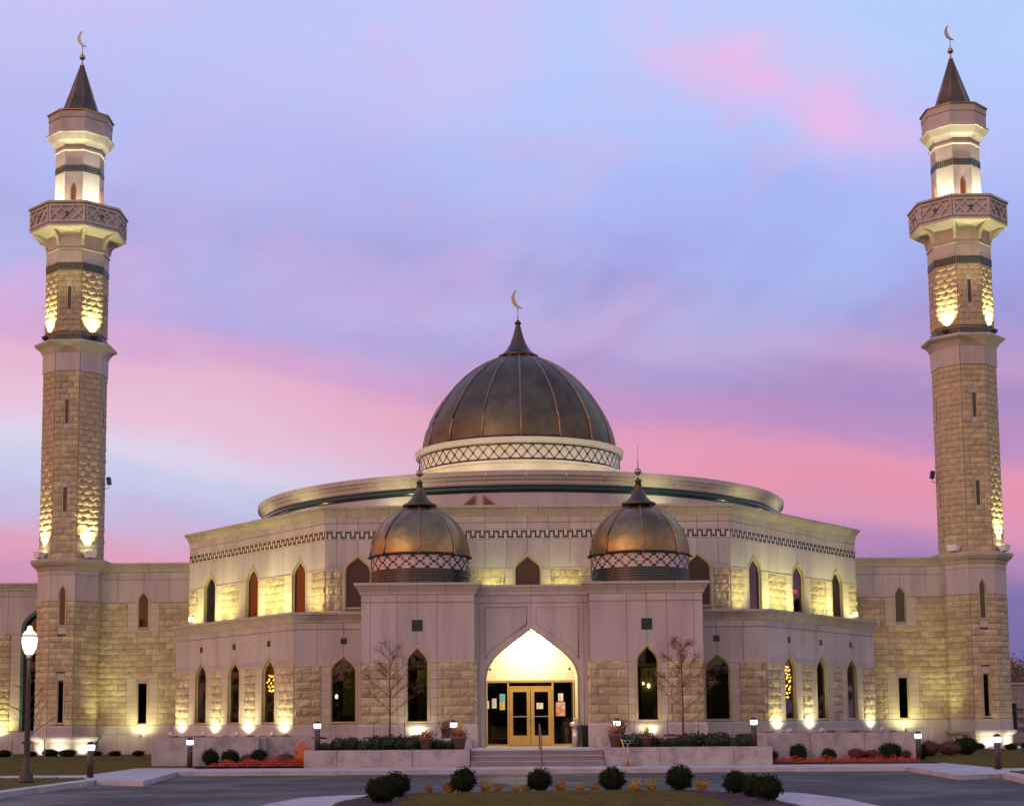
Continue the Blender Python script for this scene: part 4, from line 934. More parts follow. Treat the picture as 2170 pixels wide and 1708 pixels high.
# gently rising lawn in front of the building
def lawnpoly(pts, z, name):
    return MB().flat(pts, -.01, z).build(name, grass, None, I4, kind='structure')
CB = 55.6
mb = MB(); pts = []
xs = [-60, -40, -26, -20, -16, -12.9, -9, 9, 12.9, 16, 20, 26, 40, 60]; ys = [56.5, 58, 60, 62, 66, 72, 80, 90, 130, 400]
zf = lambda y: .14 + .10 * max(0, min(1, (y - 60) / 20))
vs = [(x, y, zf(y)) for y in ys for x in xs]; n = len(xs)
mb.add(vs, [(j * n + i, j * n + i + 1, (j + 1) * n + i + 1, (j + 1) * n + i) for j in range(len(ys) - 1) for i in range(n - 1)]); mb.build('lawn', grass, None, I4, kind='structure')
for sgn in (-1, 1):
    P = [(sgn * 13.0, 59.2), (sgn * 15.4, 59.6), (sgn * 15.2, 53.0), (sgn * 40, 53.0), (sgn * 40, 70), (sgn * 13, 70)]
    lawnpoly(P if sgn > 0 else P[::-1], .135, 'lawn_strip')
    P = [(sgn * 14.1, 49.2), (sgn * 14.3, 46.6), (sgn * 14.5, 40), (sgn * 14.8, 30), (sgn * 40, 30), (sgn * 40, 50.9), (sgn * 15.0, 50.9)] if sgn < 0 else [(14.3, 49.6), (13.6, 44), (12.6, 38), (12, 30), (40, 30), (40, 50.9), (15.0, 50.9)]
    lawnpoly(P if sgn > 0 else P[::-1], .135, 'lawn_strip')
# sidewalk slabs along the kerb
def slab(poly, name='paving_slab', z=.15): return MB().flat(poly, -.05, z)
side = bpy.data.objects.new('sidewalk', None); tag(link(side, None, I4), None, None, None, 'structure')
xk = -12.9; gi = 0
while xk < 12.9 - .01:
    x2 = min(xk + 1.518, 12.9)
    MB().flat([(xk + .006, CB + .2), (x2 - .006, CB + .2), (x2 - .006, 59.3), (xk + .006, 59.3)], -.05, .15).build('paving_slab', walk, side, I4)
    MB().flat([(xk + .004, CB), (x2 - .004, CB), (x2 - .004, CB + .19), (xk + .004, CB + .19)], -.05, .155).build('kerb_stone', walk, side, I4)
    xk = x2
for sgn in (-1, 1):
    for poly in ([(12.9, CB), (15.5, 60.6), (12.9, 60.6)], [(12.9, CB), (12.2, 47.0), (14.2, 48.4), (15.4, 54), (15.5, 60.6)], [(14.2, 48.5), (15.0, 50.9), (40, 50.9), (40, 53.0), (15.2, 53.0)]):
        p = [(sgn * x, y) for x, y in poly]; p = p if sgn > 0 else p[::-1]; MB().flat(p, -.05, .15).build('paving_slab', walk, side, I4)
    q_ = [(13.95, 48.6), (13.95, 47), (14.2, 40), (14.5, 30), (14.95, 30), (14.65, 40), (14.4, 46.6), (14.3, 49)] if sgn < 0 else [(13.9, 48.6), (13.1, 44), (12.2, 38), (11.6, 30), (12.1, 30), (12.7, 38), (13.6, 43.8), (14.4, 48.7)]
    p = [(sgn * x, y) for x, y in q_]; p = p if sgn > 0 else p[::-1]
    MB().flat(p, -.05, .16).build('kerb_stone', walk, side, I4)
# island in the foreground
isl = [(-6.9, 30), (-6.7, 34.5), (-6.3, 37.0), (-5.4, 38.1), (-3, 38.7), (0, 39.4), (3, 39.2), (4.6, 38.7), (5.6, 37.4), (6.0, 34.8), (6.0, 30)]
ground('island_apron', isl, -.05, .10, walk)
mul = [(-5.2, 30), (-5.15, 34.6), (-4.7, 37.3), (-3.6, 38.35), (0, 39.15), (2.8, 39.0), (3.75, 38.2), (4.25, 35.6), (4.4, 30)]
ground('mulch_bed', mul, .0, .125, mulch)
gra = [(-3.75, 30), (-3.7, 35.6), (-3.3, 37.3), (-1.2, 38.2), (.6, 38.5), (2.2, 37.9), (2.9, 36.6), (3.0, 33), (2.8, 30)]
ground('island_lawn', gra, .0, .145, grass)
rg = random.Random(3)
def inside(p, poly):
    c = False
    for i in range(len(poly)):
        (x1, y1), (x2, y2) = poly[i], poly[i - 1]
        if (y1 > p[1]) != (y2 > p[1]) and p[0] < (x2 - x1) * (p[1] - y1) / (y2 - y1) + x1: c = not c
    return c
mb = MB()
for _ in range(42000):
    x, y = rg.uniform(-3.8, 3.1), rg.uniform(31.5, 38.6)
    if not inside((x, y), gra): continue
    h = rg.uniform(.02, .055); dxx, dyy = rg.uniform(-.02, .02), rg.uniform(-.02, .02)
    mb.add([(x - .006, y, .14), (x + .006, y, .14), (x + dxx, y + dyy, .145 + h)], [(0, 1, 2)])
mb.build('grass_tufts', grassf, None, I4, kind='stuff')
mb = MB()
for _ in range(46000):
    sg = rg.choice((-1, 1)); x = sg * rg.uniform(13.2, 24); y = rg.uniform(44, 70)
    if y < 60.6 and abs(x) < 15.7: continue
    if 50.8 < y < 53.1: continue
    if y < 56 and y > 53.0 and abs(x) < 15.4: continue
    h = rg.uniform(.03, .085); z = zf(y) - .004 if y > 56.5 else .13
    mb.add([(x - .011, y, z), (x + .011, y, z), (x + rg.uniform(-.03, .03), y, z + h)], [(0, 1, 2)])
mb.build('lawn_blades', grassf, None, I4, kind='stuff')
mb = MB()
for _ in range(9000):
    x, y = rg.uniform(-5.3, 4.5), rg.uniform(31, 39.2)
    if not inside((x, y), mul) or inside((x, y), gra): continue
    a = rg.uniform(0, PI); c_, s_ = math.cos(a), math.sin(a); l, w2 = rg.uniform(.015, .045), rg.uniform(.006, .014); z = .125 + rg.uniform(0, .025)
    mb.add([(x + l * c_ - w2 * s_, y + l * s_ + w2 * c_, z + rg.uniform(0, .015)), (x - l * c_ - w2 * s_, y - l * s_ + w2 * c_, z), (x - l * c_ + w2 * s_, y - l * s_ - w2 * c_, z), (x + l * c_ + w2 * s_, y + l * s_ - w2 * c_, z + rg.uniform(0, .015))], [(0, 1, 2, 3)])
mb.build('mulch_chips', mulch, None, I4, kind='stuff')

# steps, landing, rail
st = empty('entrance_steps', (0, 58.5, 0), 'three wide dark concrete steps up to the entrance landing', 'steps')
for i in range(3):
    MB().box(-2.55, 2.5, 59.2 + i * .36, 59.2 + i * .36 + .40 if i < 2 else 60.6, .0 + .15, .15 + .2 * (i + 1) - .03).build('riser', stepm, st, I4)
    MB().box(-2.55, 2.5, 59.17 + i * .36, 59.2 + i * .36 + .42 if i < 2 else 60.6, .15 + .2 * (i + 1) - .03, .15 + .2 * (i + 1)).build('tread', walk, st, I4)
land = MB()
MB().flat([(-2.55, 60.6), (2.5, 60.6), (2.5, 66.3), (1.96, 66.6), (1.96, 69.2), (-1.96, 69.2), (-1.96, 66.6), (-2.55, 66.3)], .1, .752).build('landing', walk, None, I4, kind='structure')
hr = empty('handrail', (.15, 59.9, 0), 'thin metal handrail in the middle of the entrance steps', 'handrail')
MB().tube([(.13, 59.1, .15), (.13, 59.1, 1.1), (.10, 60.6, 1.72), (.10, 60.6, .75)], .028).build('rail', stakem, hr, I4)
MB().tube([(.13, 59.85, .5), (.13, 59.85, 1.4)], .02).build('post', stakem, hr, I4)

# ------------------------------------------------------------------ planters
def wall_planter(name, label, x0, x1, y0, y1, top, joints, th_=.25, base=.15):
    o = empty(name, ((x0 + x1) / 2, y0, base), label, 'planter')
    js = [x0] + joints + [x1]
    for a, b in zip(js, js[1:]): MB().box(a + (.008 if a != x0 else 0), b - (.008 if b != x1 else 0), y0, y0 + th_, base, top).build('concrete_panel', conc, o, I4)
    MB().box(x0, x0 + th_, y0 + th_, y1, base, top).box(x1 - th_, x1, y0 + th_, y1, base, top).build('side_panel', conc, o, I4)
    MB().box(x0 + th_, x1 - th_, y0 + th_, y1, base, top - .07).build('soil', soil, o, I4)
    return o
wall_planter('concrete_planter', 'low stained concrete planter left of the entrance steps, with tall evergreen hedge', -8.85, -2.58, 59.3, 62.2, .80, [-7.6, -4.75])
wall_planter('concrete_planter', 'low stained concrete planter right of the entrance steps, with flower pots', 2.53, 8.85, 59.3, 62.2, .84, [4.6, 7.4])
wall_planter('concrete_planter', 'raised concrete planter behind the left hedge, under the portico window', -9.0, -2.55, 62.3, 65.3, 1.20, [-5.6])
wall_planter('concrete_planter', 'raised concrete planter behind the right hedge, under the portico window', 2.6, 9.2, 62.3, 65.3, 1.20, [5.8])
def skew_planter(label, sgn):
    o = empty('concrete_planter', (sgn * 12, 64, .2), label, 'planter')
    f = [(9.05, 63.6), (11.1, 63.6)], [(11.1, 63.0), (15.4, 63.0)]
    for i, ((xa, ya), (xb, yb)) in enumerate(f):
        for q in range(1 if i == 0 else 2):
            a = xa + (xb - xa) * q / (1 if i == 0 else 2); b = xa + (xb - xa) * (q + 1) / (1 if i == 0 else 2)
            MB().box(*sorted((sgn * (a + .006), sgn * (b - .006))), ya, ya + .28, .1, 1.30).build('concrete_panel', conc, o, I4)
    MB().box(*sorted((sgn * 10.85, sgn * 11.1)), 63.28, 63.6, .1, 1.3).box(*sorted((sgn * 15.15, sgn * 15.4)), 63.28, 72, .1, 1.3).build('side_panel', conc, o, I4)
    P = [(9.05, 63.88), (15.14, 63.3), (15.14, 73), (13.5, 72.8), (10.5, 68.5), (9.05, 68.5)]; p = [(sgn * x, y) for x, y in P]
    MB().flat(p if sgn > 0 else p[::-1], .3, 1.22).build('soil', soil, o, I4)
skew_planter('long weathered concrete planter below the left slanting wall of the prayer hall', -1)
skew_planter('long weathered concrete planter below the right slanting wall of the prayer hall', 1)

# ------------------------------------------------------------------ plants
def shrub_mesh(name, m, rx, rz, n, size, seed, core_m=None, spike=0.0):
    rg = random.Random(seed); mb = MB(); nu, nv = 14, 9; vs = []
    for j in range(nv + 1):
        for i in range(nu):
            th2 = PI * j / nv; ph = 2 * PI * i / nu; d = Vector((math.sin(th2) * math.cos(ph), math.sin(th2) * math.sin(ph), math.cos(th2)))
            k = .86 + .30 * mnoise.noise(d * 2.6 + Vector((seed * 3.1, 0, 0))); vs.append((d.x * rx * k, d.y * rx * k, rz + d.z * rz * k))
    mb.add(vs, [(j * nu + i, j * nu + (i + 1) % nu, (j + 1) * nu + (i + 1) % nu, (j + 1) * nu + i) for j in range(nv) for i in range(nu)], True)
    pts = []
    for _ in range(n):
        d = Vector((rg.gauss(0, 1), rg.gauss(0, 1), rg.gauss(0, 1))).normalized(); k = (.86 + .30 * mnoise.noise(d * 2.6 + Vector((seed * 3.1, 0, 0)))) * rg.uniform(.92, 1.18 + spike * max(d.z, 0))
        pts.append((d.x * rx * k, d.y * rx * k, max(.0, rz + d.z * rz * k)))
    leafcloud(mb, pts, size, rg); return mb.mesh(name, m)
SH = {}
def shrub(kind, x, y, z, s_, label, group, sz=1.0, name='shrub', cat='shrub'):
    if kind not in SH:
        m, rx, rz, n, sz_, sp = {'box': (leafd, .33, .29, 1700, .026, .1), 'red': (leafr, .42, .30, 1200, .03, .1), 'tuft': (leafy, .11, .09, 420, .03, 1.3), 'hedge': (leafg, .36, .22, 700, .05, .3), 'flame': (leafo, .45, .42, 700, .05, .7), 'lowred': (leafr, .3, .1, 260, .05, .6)}[kind]
        SH[kind] = [shrub_mesh(name, m, rx, rz, n, sz_, q + 1, spike=sp) for q in range(6)]
    o = bpy.data.objects.new(name, random.choice(SH[kind]))
    link(o, None, Matrix.Translation((x, y, z)) @ Matrix.Rotation(random.uniform(0, 6.28), 4, 'Z') @ Matrix.Diagonal((s_ * random.uniform(.93, 1.1), s_ * random.uniform(.93, 1.08), s_ * sz * random.uniform(.92, 1.08), 1)))
    return tag(o, label, cat, group)
ORD = ['first', 'second', 'third', 'fourth', 'fifth', 'sixth', 'seventh', 'eighth', 'ninth', 'tenth', 'eleventh', 'twelfth']
G1 = 'clipped evergreen shrubs on the island'
shrub('box', -2.5, 38.6, .11, 1.0, 'round clipped shrub on the island, left of the steps in the view', G1)
shrub('box', -.63, 38.9, .11, .98, 'round clipped shrub on the island, before the doors', G1)
shrub('box', 1.2, 39.1, .11, 1.0, 'round clipped shrub on the island, in front of the wire sign stand', G1)
shrub('box', 2.85, 39.0, .11, 1.06, 'wide clipped shrub on the island, below the right sapling', G1)
shrub('box', -4.05, 36.6, .11, 1.0, 'rear one of the two overlapping shrubs at the island left end', G1)
shrub('box', -4.2, 33.9, .11, 1.0, 'nearest dark shrub at the left end of the island', G1, .92)
shrub('box', 3.95, 37.2, .11, .9, 'rear of the three overlapping shrubs at the island right end', G1)
shrub('box', 4.05, 35.4, .11, .9, 'middle of the three overlapping shrubs at the island right end', G1)
shrub('box', 4.1, 33.7, .11, .92, 'nearest of the three overlapping shrubs at the island right end', G1)
for i, x in enumerate((-3.35, -2.85, -1.95, -1.65, -1.22, -.95, -.1, .38, .75, 1.72, 2.15, 3.35)):
    shrub('tuft', x, 38.75 + (.2 if x > -2 else 0) - (.25 if x > 3 else 0), .11, random.uniform(.7, 1.15), ORD[i] + ' golden tuft from the left along the rear edge of the island bed', 'golden tufts along the island edge', name='golden_tuft', cat='plant')
G2 = 'clipped shrubs along the left planter'
for i, (x, y, k, s_, lb_) in enumerate(((-15.9, 67.5, 'red', .9, 'reddish shrub, first of the row from the left lawn'), (-15.3, 67.5, 'box', 1.35, 'dark shrub just right of the leftmost reddish shrub'), (-14.9, 69.5, 'box', 1.5, 'taller dark shrub behind the left row'), (-14.3, 67, 'box', 1.25, 'dark shrub behind the gap before the left path bollard'),
                                    (-13.6, 66.5, 'box', 1.2, 'dark round shrub left of the bollard by the left path'), (-12.9, 62.3, 'box', 1.1, 'dark shrub half hidden by the left path bollard'), (-12.1, 62.2, 'box', 1.1, 'dark shrub right of the left path bollard'), (-11.4, 62.1, 'red', .75, 'red tinged shrub touching the dark shrubs by the left planter'),
                                    (-10.95, 62.2, 'box', 1.1, 'upright dark shrub against the left planter joint'), (-9.9, 62.0, 'red', .8, 'brownish red low shrub above the scarlet groundcover'), (-9.1, 62.1, 'box', .9, 'small dark dome shrub between scarlet plants at left'))):
    shrub(k, x, y, zf(y), s_, lb_, G2)
shrub('flame', -8.95 - .1, 61.2, .12, .85, 'flame orange burning bush by the left hedge planter', 'burning bushes', 1.15)
G3 = 'clipped shrubs along the right planter'
for x, y, k, s_, lb_ in ((9.35, 62.2, 'box', .8, 'dark shrub tucked behind the right hedge planter end'), (10.4, 62.2, 'box', 1.1, 'round dark shrub left of the pair before the right planter'), (11.6, 62.2, 'box', .95, 'round dark shrub next to the red pair at right'),
                         (12.75, 62.4, 'red', .85, 'left one of the two dark red shrubs at right'), (13.4, 62.5, 'red', .8, 'right one of the two dark red shrubs at right'), (14.15, 62.6, 'box', 1.25, 'tall dark shrub right of the red pair'), (14.9, 63.2, 'red', .75, 'reddish shrub left of the right path bollard'),
                         (15.6, 63.6, 'box', 1.05, 'dark shrub behind the right path bollard'), (17.2, 68, 'red', 1.1, 'big reddish shrub right of the right path bollard'), (18.4, 69, 'red', 1.15, 'reddish shrub in the middle of the far right hedge'), (19.4, 70, 'box', 1.5, 'dark shrub at the end of the far right hedge'), (17.0, 71.5, 'box', 1.7, 'tall dark shrub behind the reddish hedge at right')):
    shrub(k, x, y, zf(y), s_, lb_, G3)
for sgn, nm, xs2 in ((-1, 'left', (-19.6, -20.9, -22.0, -23.2, -24.2, -25.3, -26.4, -27.9)), (1, 'right', (20.9, 22.0, 23.2, 24.6, 25.8, 27.0, 28.2, 29.6))):
    for i, x in enumerate(xs2): shrub('box', x, 79.5 + (i % 3) * .5, .22, random.uniform(.9, 1.5), '%s low dark shrub from the hall side in the bed before the %s minaret' % (ORD[i], nm), 'low shrubs before the %s minaret' % nm, .5)
for sgn, nm, xa, xb in ((-1, 'left', -8.1, -3.3), (1, 'right', 3.4, 8.0)):
    k = 11
    for i in range(k):
        x = xa + (xb - xa) * i / (k - 1); shrub('hedge', x, 60.3 + random.uniform(-.2, .2), .72, random.uniform(.85, 1.1), '%s leafy green hedge plant from the left in the %s front planter' % (ORD[i], nm), 'hedge plants in the %s front planter' % nm, random.uniform(.9, 1.3), name='hedge_plant', cat='hedge plant')
    for i in range(9):
        x = sgn * (3.6 + i * .62); shrub('lowred', x, 62.9 + random.uniform(0, .4), 1.1, random.uniform(.5, .8), '%s low dark red plant from the steps in the %s raised planter' % (ORD[i], nm), 'dark red plants in the %s raised planter' % nm, name='bedding_plant', cat='plant')
    for i in range(11):
        x = sgn * (9.6 + i * .5); shrub('lowred', x, 63.75 + random.uniform(0, .5), 1.18, random.uniform(.5, .8), '%s low dark red plant from the steps in the long %s planter' % (ORD[i], nm), 'dark red plants in the long %s planter' % nm, name='bedding_plant', cat='plant')
# scarlet ground cover
rg = random.Random(11); mb = MB()
for _ in range(9000):
    x = rg.uniform(-12.6, -8.95); y = rg.uniform(59.7, 61.9)
    if x < -11.4 and y > 60.6 + (x + 12.6): continue
    h = rg.uniform(.0, .42) * (.55 + .9 * mnoise.noise(Vector((x * 2.2, y * 2, 1)))) * (1 - .3 * abs(x + 10.6) / 2); leafcloud(mb, [(x, y, .14 + max(h, .01))], .036, rg)
for _ in range(4500):
    x = rg.uniform(9.0, 14.8); y = rg.uniform(60.2, 61.9); leafcloud(mb, [(x, y, .14 + max(.01, rg.uniform(.0, .3) * (.6 + 1.2 * mnoise.noise(Vector((x * 1.7, y * 2, 7))))))], .034, rg)
mb.build('scarlet_groundcover', leafs, None, I4, kind='stuff')
for a, b in ((-13.0, -8.9), (8.9, 15.3)): MB().flat([(a, 59.32), (b, 59.32), (b, 63), (a, 63)], 0, .158).build('mulch_bed', mulch, None, I4, kind='structure')
mb = MB()
for _ in range(5000):
    x = rg.choice((rg.uniform(-13, -8.9), rg.uniform(8.9, 15.2))); mb.add([(x - .01, 59.6, .15), (x + .01, 59.4 + rg.uniform(0, .5), .15), (x + rg.uniform(-.02, .02), 59.5, .15 + rg.uniform(.03, .09))], [(0, 1, 2)])
mb.build('grass_tufts', grassf, None, I4, kind='stuff')

def sapling(x, y, z, h, seed, label, dens, m, spread=1.0, stake=True, leafn=4):
    rg = random.Random(seed); o = empty('sapling_tree', (x, y, z), label, 'tree', 'staked saplings'); tr = MB(); lf = MB()
    top = Vector((x + rg.uniform(-.1, .1), y, z + h)); base = Vector((x, y, z)); tr.tube([base, base.lerp(top, .35) + Vector((.02, 0, 0)), base.lerp(top, .7), top], [.045, .035, .02, .006], 6)
    def br(p, d, l, r, dep):
        q = p + d * l; mid = p + d * l * .5 + Vector((0, 0, .04)); tr.tube([p, mid, q], [r, r * .7, r * .35], 4)
        for k in range(int(dens * 1.3 * (dep + 1))):
            f = rg.uniform(.2, 1.05); c_ = p.lerp(q, f) + Vector((rg.gauss(0, .05), rg.gauss(0, .05), rg.gauss(0, .05))); leafcloud(lf, [c_ + Vector((rg.gauss(0, .07), rg.gauss(0, .05), rg.gauss(0, .07))) for _ in range(leafn)], .030, rg)
        if dep < 2:
            for _ in range(3):
                dd = (d + Vector((rg.uniform(-.6, .6), rg.uniform(-.6, .6), rg.uniform(-.1, .5)))).normalized(); br(p.lerp(q, rg.uniform(.35, .9)), dd, l * rg.uniform(.4, .6), r * .5, dep + 1)
    n = 15
    for i in range(n):
        f = .32 + .62 * i / n; a = i * 2.4 + rg.uniform(-.3, .3); l = spread * h * .30 * (1 - .75 * (f - .32) / .65); d = Vector((math.cos(a), math.sin(a), .75)).normalized(); br(base.lerp(top, f), d, l, .014, 0)
    tr.build('trunk', bark, o, I4); lf.build('foliage', m, o, I4, kind='stuff')
    if stake:
        for s_ in (-1, 1):
            sx_ = x + s_ * .62; MB().tube([(sx_, y - .1, z - .1), (sx_ - s_ * .02, y - .1, z + 1.15)], .022, 5).tube([(sx_, y - .1, z + .8), (x, y, z + 1.15)], .006, 4).build('stake', stakem, o, I4)
    return o
sapling(-5.75, 61.4, .72, 4.35, 5, 'thin staked sapling with sparse rusty leaves in the left front planter', .55, leafb)
sapling(5.75, 61.4, .76, 4.45, 9, 'staked sapling with fuller rusty leaves in the right front planter', 1.4, leafb)
sapling(-19.0, 58.5, .14, 4.0, 21, 'nearly bare staked sapling on the lawn behind the street lamp', .25, leafb, .8)
# far trees at right
def far_tree(x, y, h, seed, label, m):
    rg = random.Random(seed); o = empty('far_tree', (x, y, 0), label, 'tree'); MB().tube([(x, y, 0), (x, y, h * .6)], [.3, .12], 7).build('trunk', bark, o, I4)
    pts = []
    for _ in range(26):
        c_ = Vector((x + rg.gauss(0, h * .16), y + rg.gauss(0, h * .16), h * .65 + rg.gauss(0, h * .13)))
        pts += [(c_.x + rg.gauss(0, .6), c_.y + rg.gauss(0, .6), c_.z + rg.gauss(0, .45)) for _ in range(110)]
    mb = MB(); leafcloud(mb, pts, .16, rg); mb.build('crown', m, o, I4)
far_tree(48, 150, 8.2, 2, 'thin leafed autumn tree beyond the low building at far right', leafb)
far_tree(53, 156, 9.4, 4, 'dark tree at the right picture edge beyond the low building', leafr)
far_tree(43, 165, 7.2, 8, 'brownish tree just beyond the right minaret', leafb)

rg = random.Random(77); mb = MB()
for i in range(300):
    a = R(95 + 175 * i / 300) + PI * .0; d_ = rg.uniform(120, 150); x, y = d_ * math.cos(a) - 0, d_ * math.sin(a) * 1.0 + 20
    if y > 60 and x > -90: continue
    h = rg.uniform(8, 13)
    if i % 2: x = -x
    if abs(x) < 100 and y > 60: continue
    leafcloud(mb, [(x + rg.gauss(0, 3), y + rg.gauss(0, 3), abs(rg.gauss(h * .45, h * .3))) for _ in range(150)], 1.1, rg)
mb.build('distant_trees', leafd, None, I4, kind='stuff')

# ------------------------------------------------------------------ pots, bins, stand
def pot(x, y, z, label, spikes, red, s_=1.0):
    o = empty('flower_pot', (x, y, z), label, 'flower pot', 'flower pots beside the steps'); c = (x, y, z); rg = random.Random(int(abs(x) * 100))
    MB().lathe([(.001, 0), (.17 * s_, 0), (.25 * s_, .40 * s_), (.29 * s_, .40 * s_), (.29 * s_, .48 * s_), (.24 * s_, .48 * s_), (.23 * s_, .42 * s_), (.001, .42 * s_)], 20, c).build('pot', terra, o, I4)
    mb = MB(); leafcloud(mb, [(x + rg.gauss(0, .16 * s_), y + rg.gauss(0, .16 * s_), z + .55 * s_ + rg.gauss(0, .08)) for _ in range(260)], .035, rg); mb.build('foliage', leafg, o, I4, kind='stuff')
    mb = MB(); leafcloud(mb, [(x + rg.gauss(0, .19 * s_), y + rg.gauss(0, .19 * s_), z + .58 * s_ + rg.gauss(0, .09)) for _ in range(240 if red else 40)], .035, rg); mb.build('flowers', flowr, o, I4, kind='stuff')
    mb = MB()
    for _ in range(spikes):
        a = rg.uniform(0, 6.28); r = rg.uniform(.1, .38); tp = Vector((x + r * math.cos(a), y + r * math.sin(a), z + rg.uniform(.75, 1.15) * s_)); b0 = Vector((x, y, z + .45 * s_))
        mb.add([b0 + Vector((-.015, 0, 0)), b0 + Vector((.015, 0, 0)), b0.lerp(tp, .6) + Vector((.012, 0, .04)), tp, b0.lerp(tp, .6) + Vector((-.012, 0, .04))], [(0, 1, 2, 3, 4)])
    if spikes: mb.build('grass_blades', spiky, o, I4, kind='stuff')
pot(-4.25, 59.75, .78, 'clay pot of red flowers, left one in front of the left planter hedge', 0, True)
pot(-2.98, 59.75, .78, 'clay pot with tall yellow spikes and red flowers left of the steps', 26, True, 1.05)
pot(-3.55, 62.6, 1.2, 'clay pot of pale pink plants on the raised planter left of the arch', 0, False, .9)
pot(2.98, 59.75, .82, 'clay pot with pale spikes and red flowers right of the steps', 16, True, 1.05)
pot(3.4, 62.6, 1.2, 'clay pot of red flowers on the raised planter right of the arch', 0, True, .85)
pot(4.15, 59.8, .82, 'clay pot of yellow grass in the right front planter', 20, False, .85)
def binn(name, x, label, m, silver):
    o = empty(name, (x, 66.0, .75), label, 'bin')
    if silver:
        MB().lathe([(.001, 0), (.15, 0), (.155, .85), (.001, .85)], 20, (x, 66.0, .75)).build('body', m, o, I4)
        MB().lathe([(.15, .84), (.24, .88), (.25, .96), (.20, 1.03), (.10, 1.06), (.001, 1.06)], 20, (x, 66.0, .75)).build('tray', m, o, I4)
        MB().ball((x, 66.0, 1.9), .10, 14, 8, .6).build('lid', m, o, I4)
    else:
        MB().lathe([(.001, 0), (.17, 0), (.17, .82), (.18, .84), (.18, .9), (.15, .9), (.14, .8)], 20, (x, 66.0, .75)).build('body', m, o, I4)
        MB().ball((x - .07, 65.95, 1.68), .035, 8, 6).ball((x + .06, 65.95, 1.68), .035, 8, 6).build('lid_knob', steel, o, I4)
binn('ash_bin', 1.80, 'silver cylindrical ash bin with a domed lid beside the doors', steel, True)
binn('litter_bin', 2.22, 'short dark litter bin right of the silver ash bin', dark, False)
sg_ = empty('sign_stand', (3.36, 59.0, .15), 'empty wire sign frame on a pole with brick weights and yellow ribbon', 'sign stand')
MB().tube([(3.36, 58.95, .2), (3.36, 58.95, .98)], .018).tube([(3.24, 58.95, 1.08), (3.28, 58.95, 1.0), (3.36, 58.95, .97), (3.44, 58.95, 1.0), (3.48, 58.95, 1.08)], .012).build('pole', steel, sg_, I4)
MB().tube([(3.10, 58.95, 1.10), (3.62, 58.95, 1.10), (3.62, 58.95, 1.82), (3.10, 58.95, 1.82), (3.10, 58.95, 1.10)], .016, 5).build('frame', steel, sg_, I4)
for x in (3.26, 3.46): MB().box(x - .08, x + .08, 58.85, 59.05, .17, .29).build('brick_weight', mat('brick', (.45, .20, .10), .8), sg_, I4)
MB().box(3.18, 3.54, 58.84, 59.06, .15, .17).build('base', dark, sg_, I4)
MB().add([(3.10, 58.93, 1.16), (3.15, 58.93, 1.16), (3.24, 58.92, .80), (3.19, 58.92, .78)], [(0, 1, 2, 3)]).build('ribbon', mat('yellow_ribbon', (.6, .55, .08), .6), sg_, I4)

# ------------------------------------------------------------------ bollards and street lamp
def bollard_proto(h, r=.105):
    body = MB().lathe([(.001, 0), (r, 0), (r, h - .22), (.001, h - .22)], 20); lens = MB().lathe([(r * 1.02, h - .225), (r * 1.22, h - .19), (r * 1.22, h - .06)], 20); cap = MB().lathe([(r * 1.22, h - .065), (r * 1.1, h - .01), (r * .6, h + .04), (.001, h + .05)], 20)
    return body.mesh('post', bollm), lens.mesh('lens', e_boll), cap.mesh('cap', dark)
BPm = bollard_proto(1.12)
for x, y, z, lb_ in ((-14.7, 50.6, .13, 'lit bollard on the grass nearest the street lamp'), (-13.4, 60.6, .15, 'lit bollard at the corner of the left path'), (-8.39, 59.75, .74, 'lit bollard at the outer end of the left hedge planter'), (-3.2, 60.15, .74, 'lit bollard behind the flower pot left of the steps'),
                   (3.06, 60.15, .76, 'lit bollard behind the flower pot right of the steps'), (8.25, 59.75, .76, 'lit bollard at the outer end of the right hedge planter'), (15.0, 61.6, .17, 'lit bollard by the corner of the right path'), (14.95, 51.9, .15, 'lit bollard on the grass at the far right')):
    o = empty('bollard_light', (x, y, z), lb_, 'bollard light', 'bollard lights along the paths')
    for nm, me in zip(('post', 'lens', 'cap'), BPm): link(bpy.data.objects.new(nm, me), o, Matrix.Translation((x, y, z)))
    point((x, y, z + 1.02), 9, (.92, .86, 1.0), .12)
lp = empty('street_lamp', (-15.7, 47, .14), 'dark fluted street lamp with a glowing acorn globe, left foreground', 'street lamp'); c = (-15.7, 47, .14)
MB().lathe([(.001, 0), (.24, 0), (.24, .06), (.20, .10), (.20, .22), (.17, .30), (.13, .36), (.125, .62), (.10, .66), (.095, .74), (.085, .80)], 20, c).build('base', bollm, lp, I4)
MB().lathe([(.085, .78), (.075, 2.0), (.062, 3.66), (.10, 3.68), (.10, 3.74), (.075, 3.80), (.11, 3.86)], 16, c, smooth=False).build('post', bollm, lp, I4)
MB().lathe([(.085, 3.80), (.13, 3.84), (.20, 4.0), (.235, 4.2), (.225, 4.36), (.001, 4.37)], 24, c).build('globe', e_lamp, lp, I4)
MB().lathe([(.24, 4.35), (.245, 4.39)], 24, c).build('band', dark, lp, I4)
MB().lathe([(.225, 4.385), (.17, 4.48), (.10, 4.54), (.075, 4.6), (.07, 4.66), (.001, 4.69)], 24, c).build('globe_top', e_lamp, lp, I4)
MB().box(-15.83, -15.57, 46.93, 47.0, 1.28, 1.36).build('collar', bollm, lp, I4)
point((-15.7, 46.6, 4.2), 45, (1, .86, .62), .2)

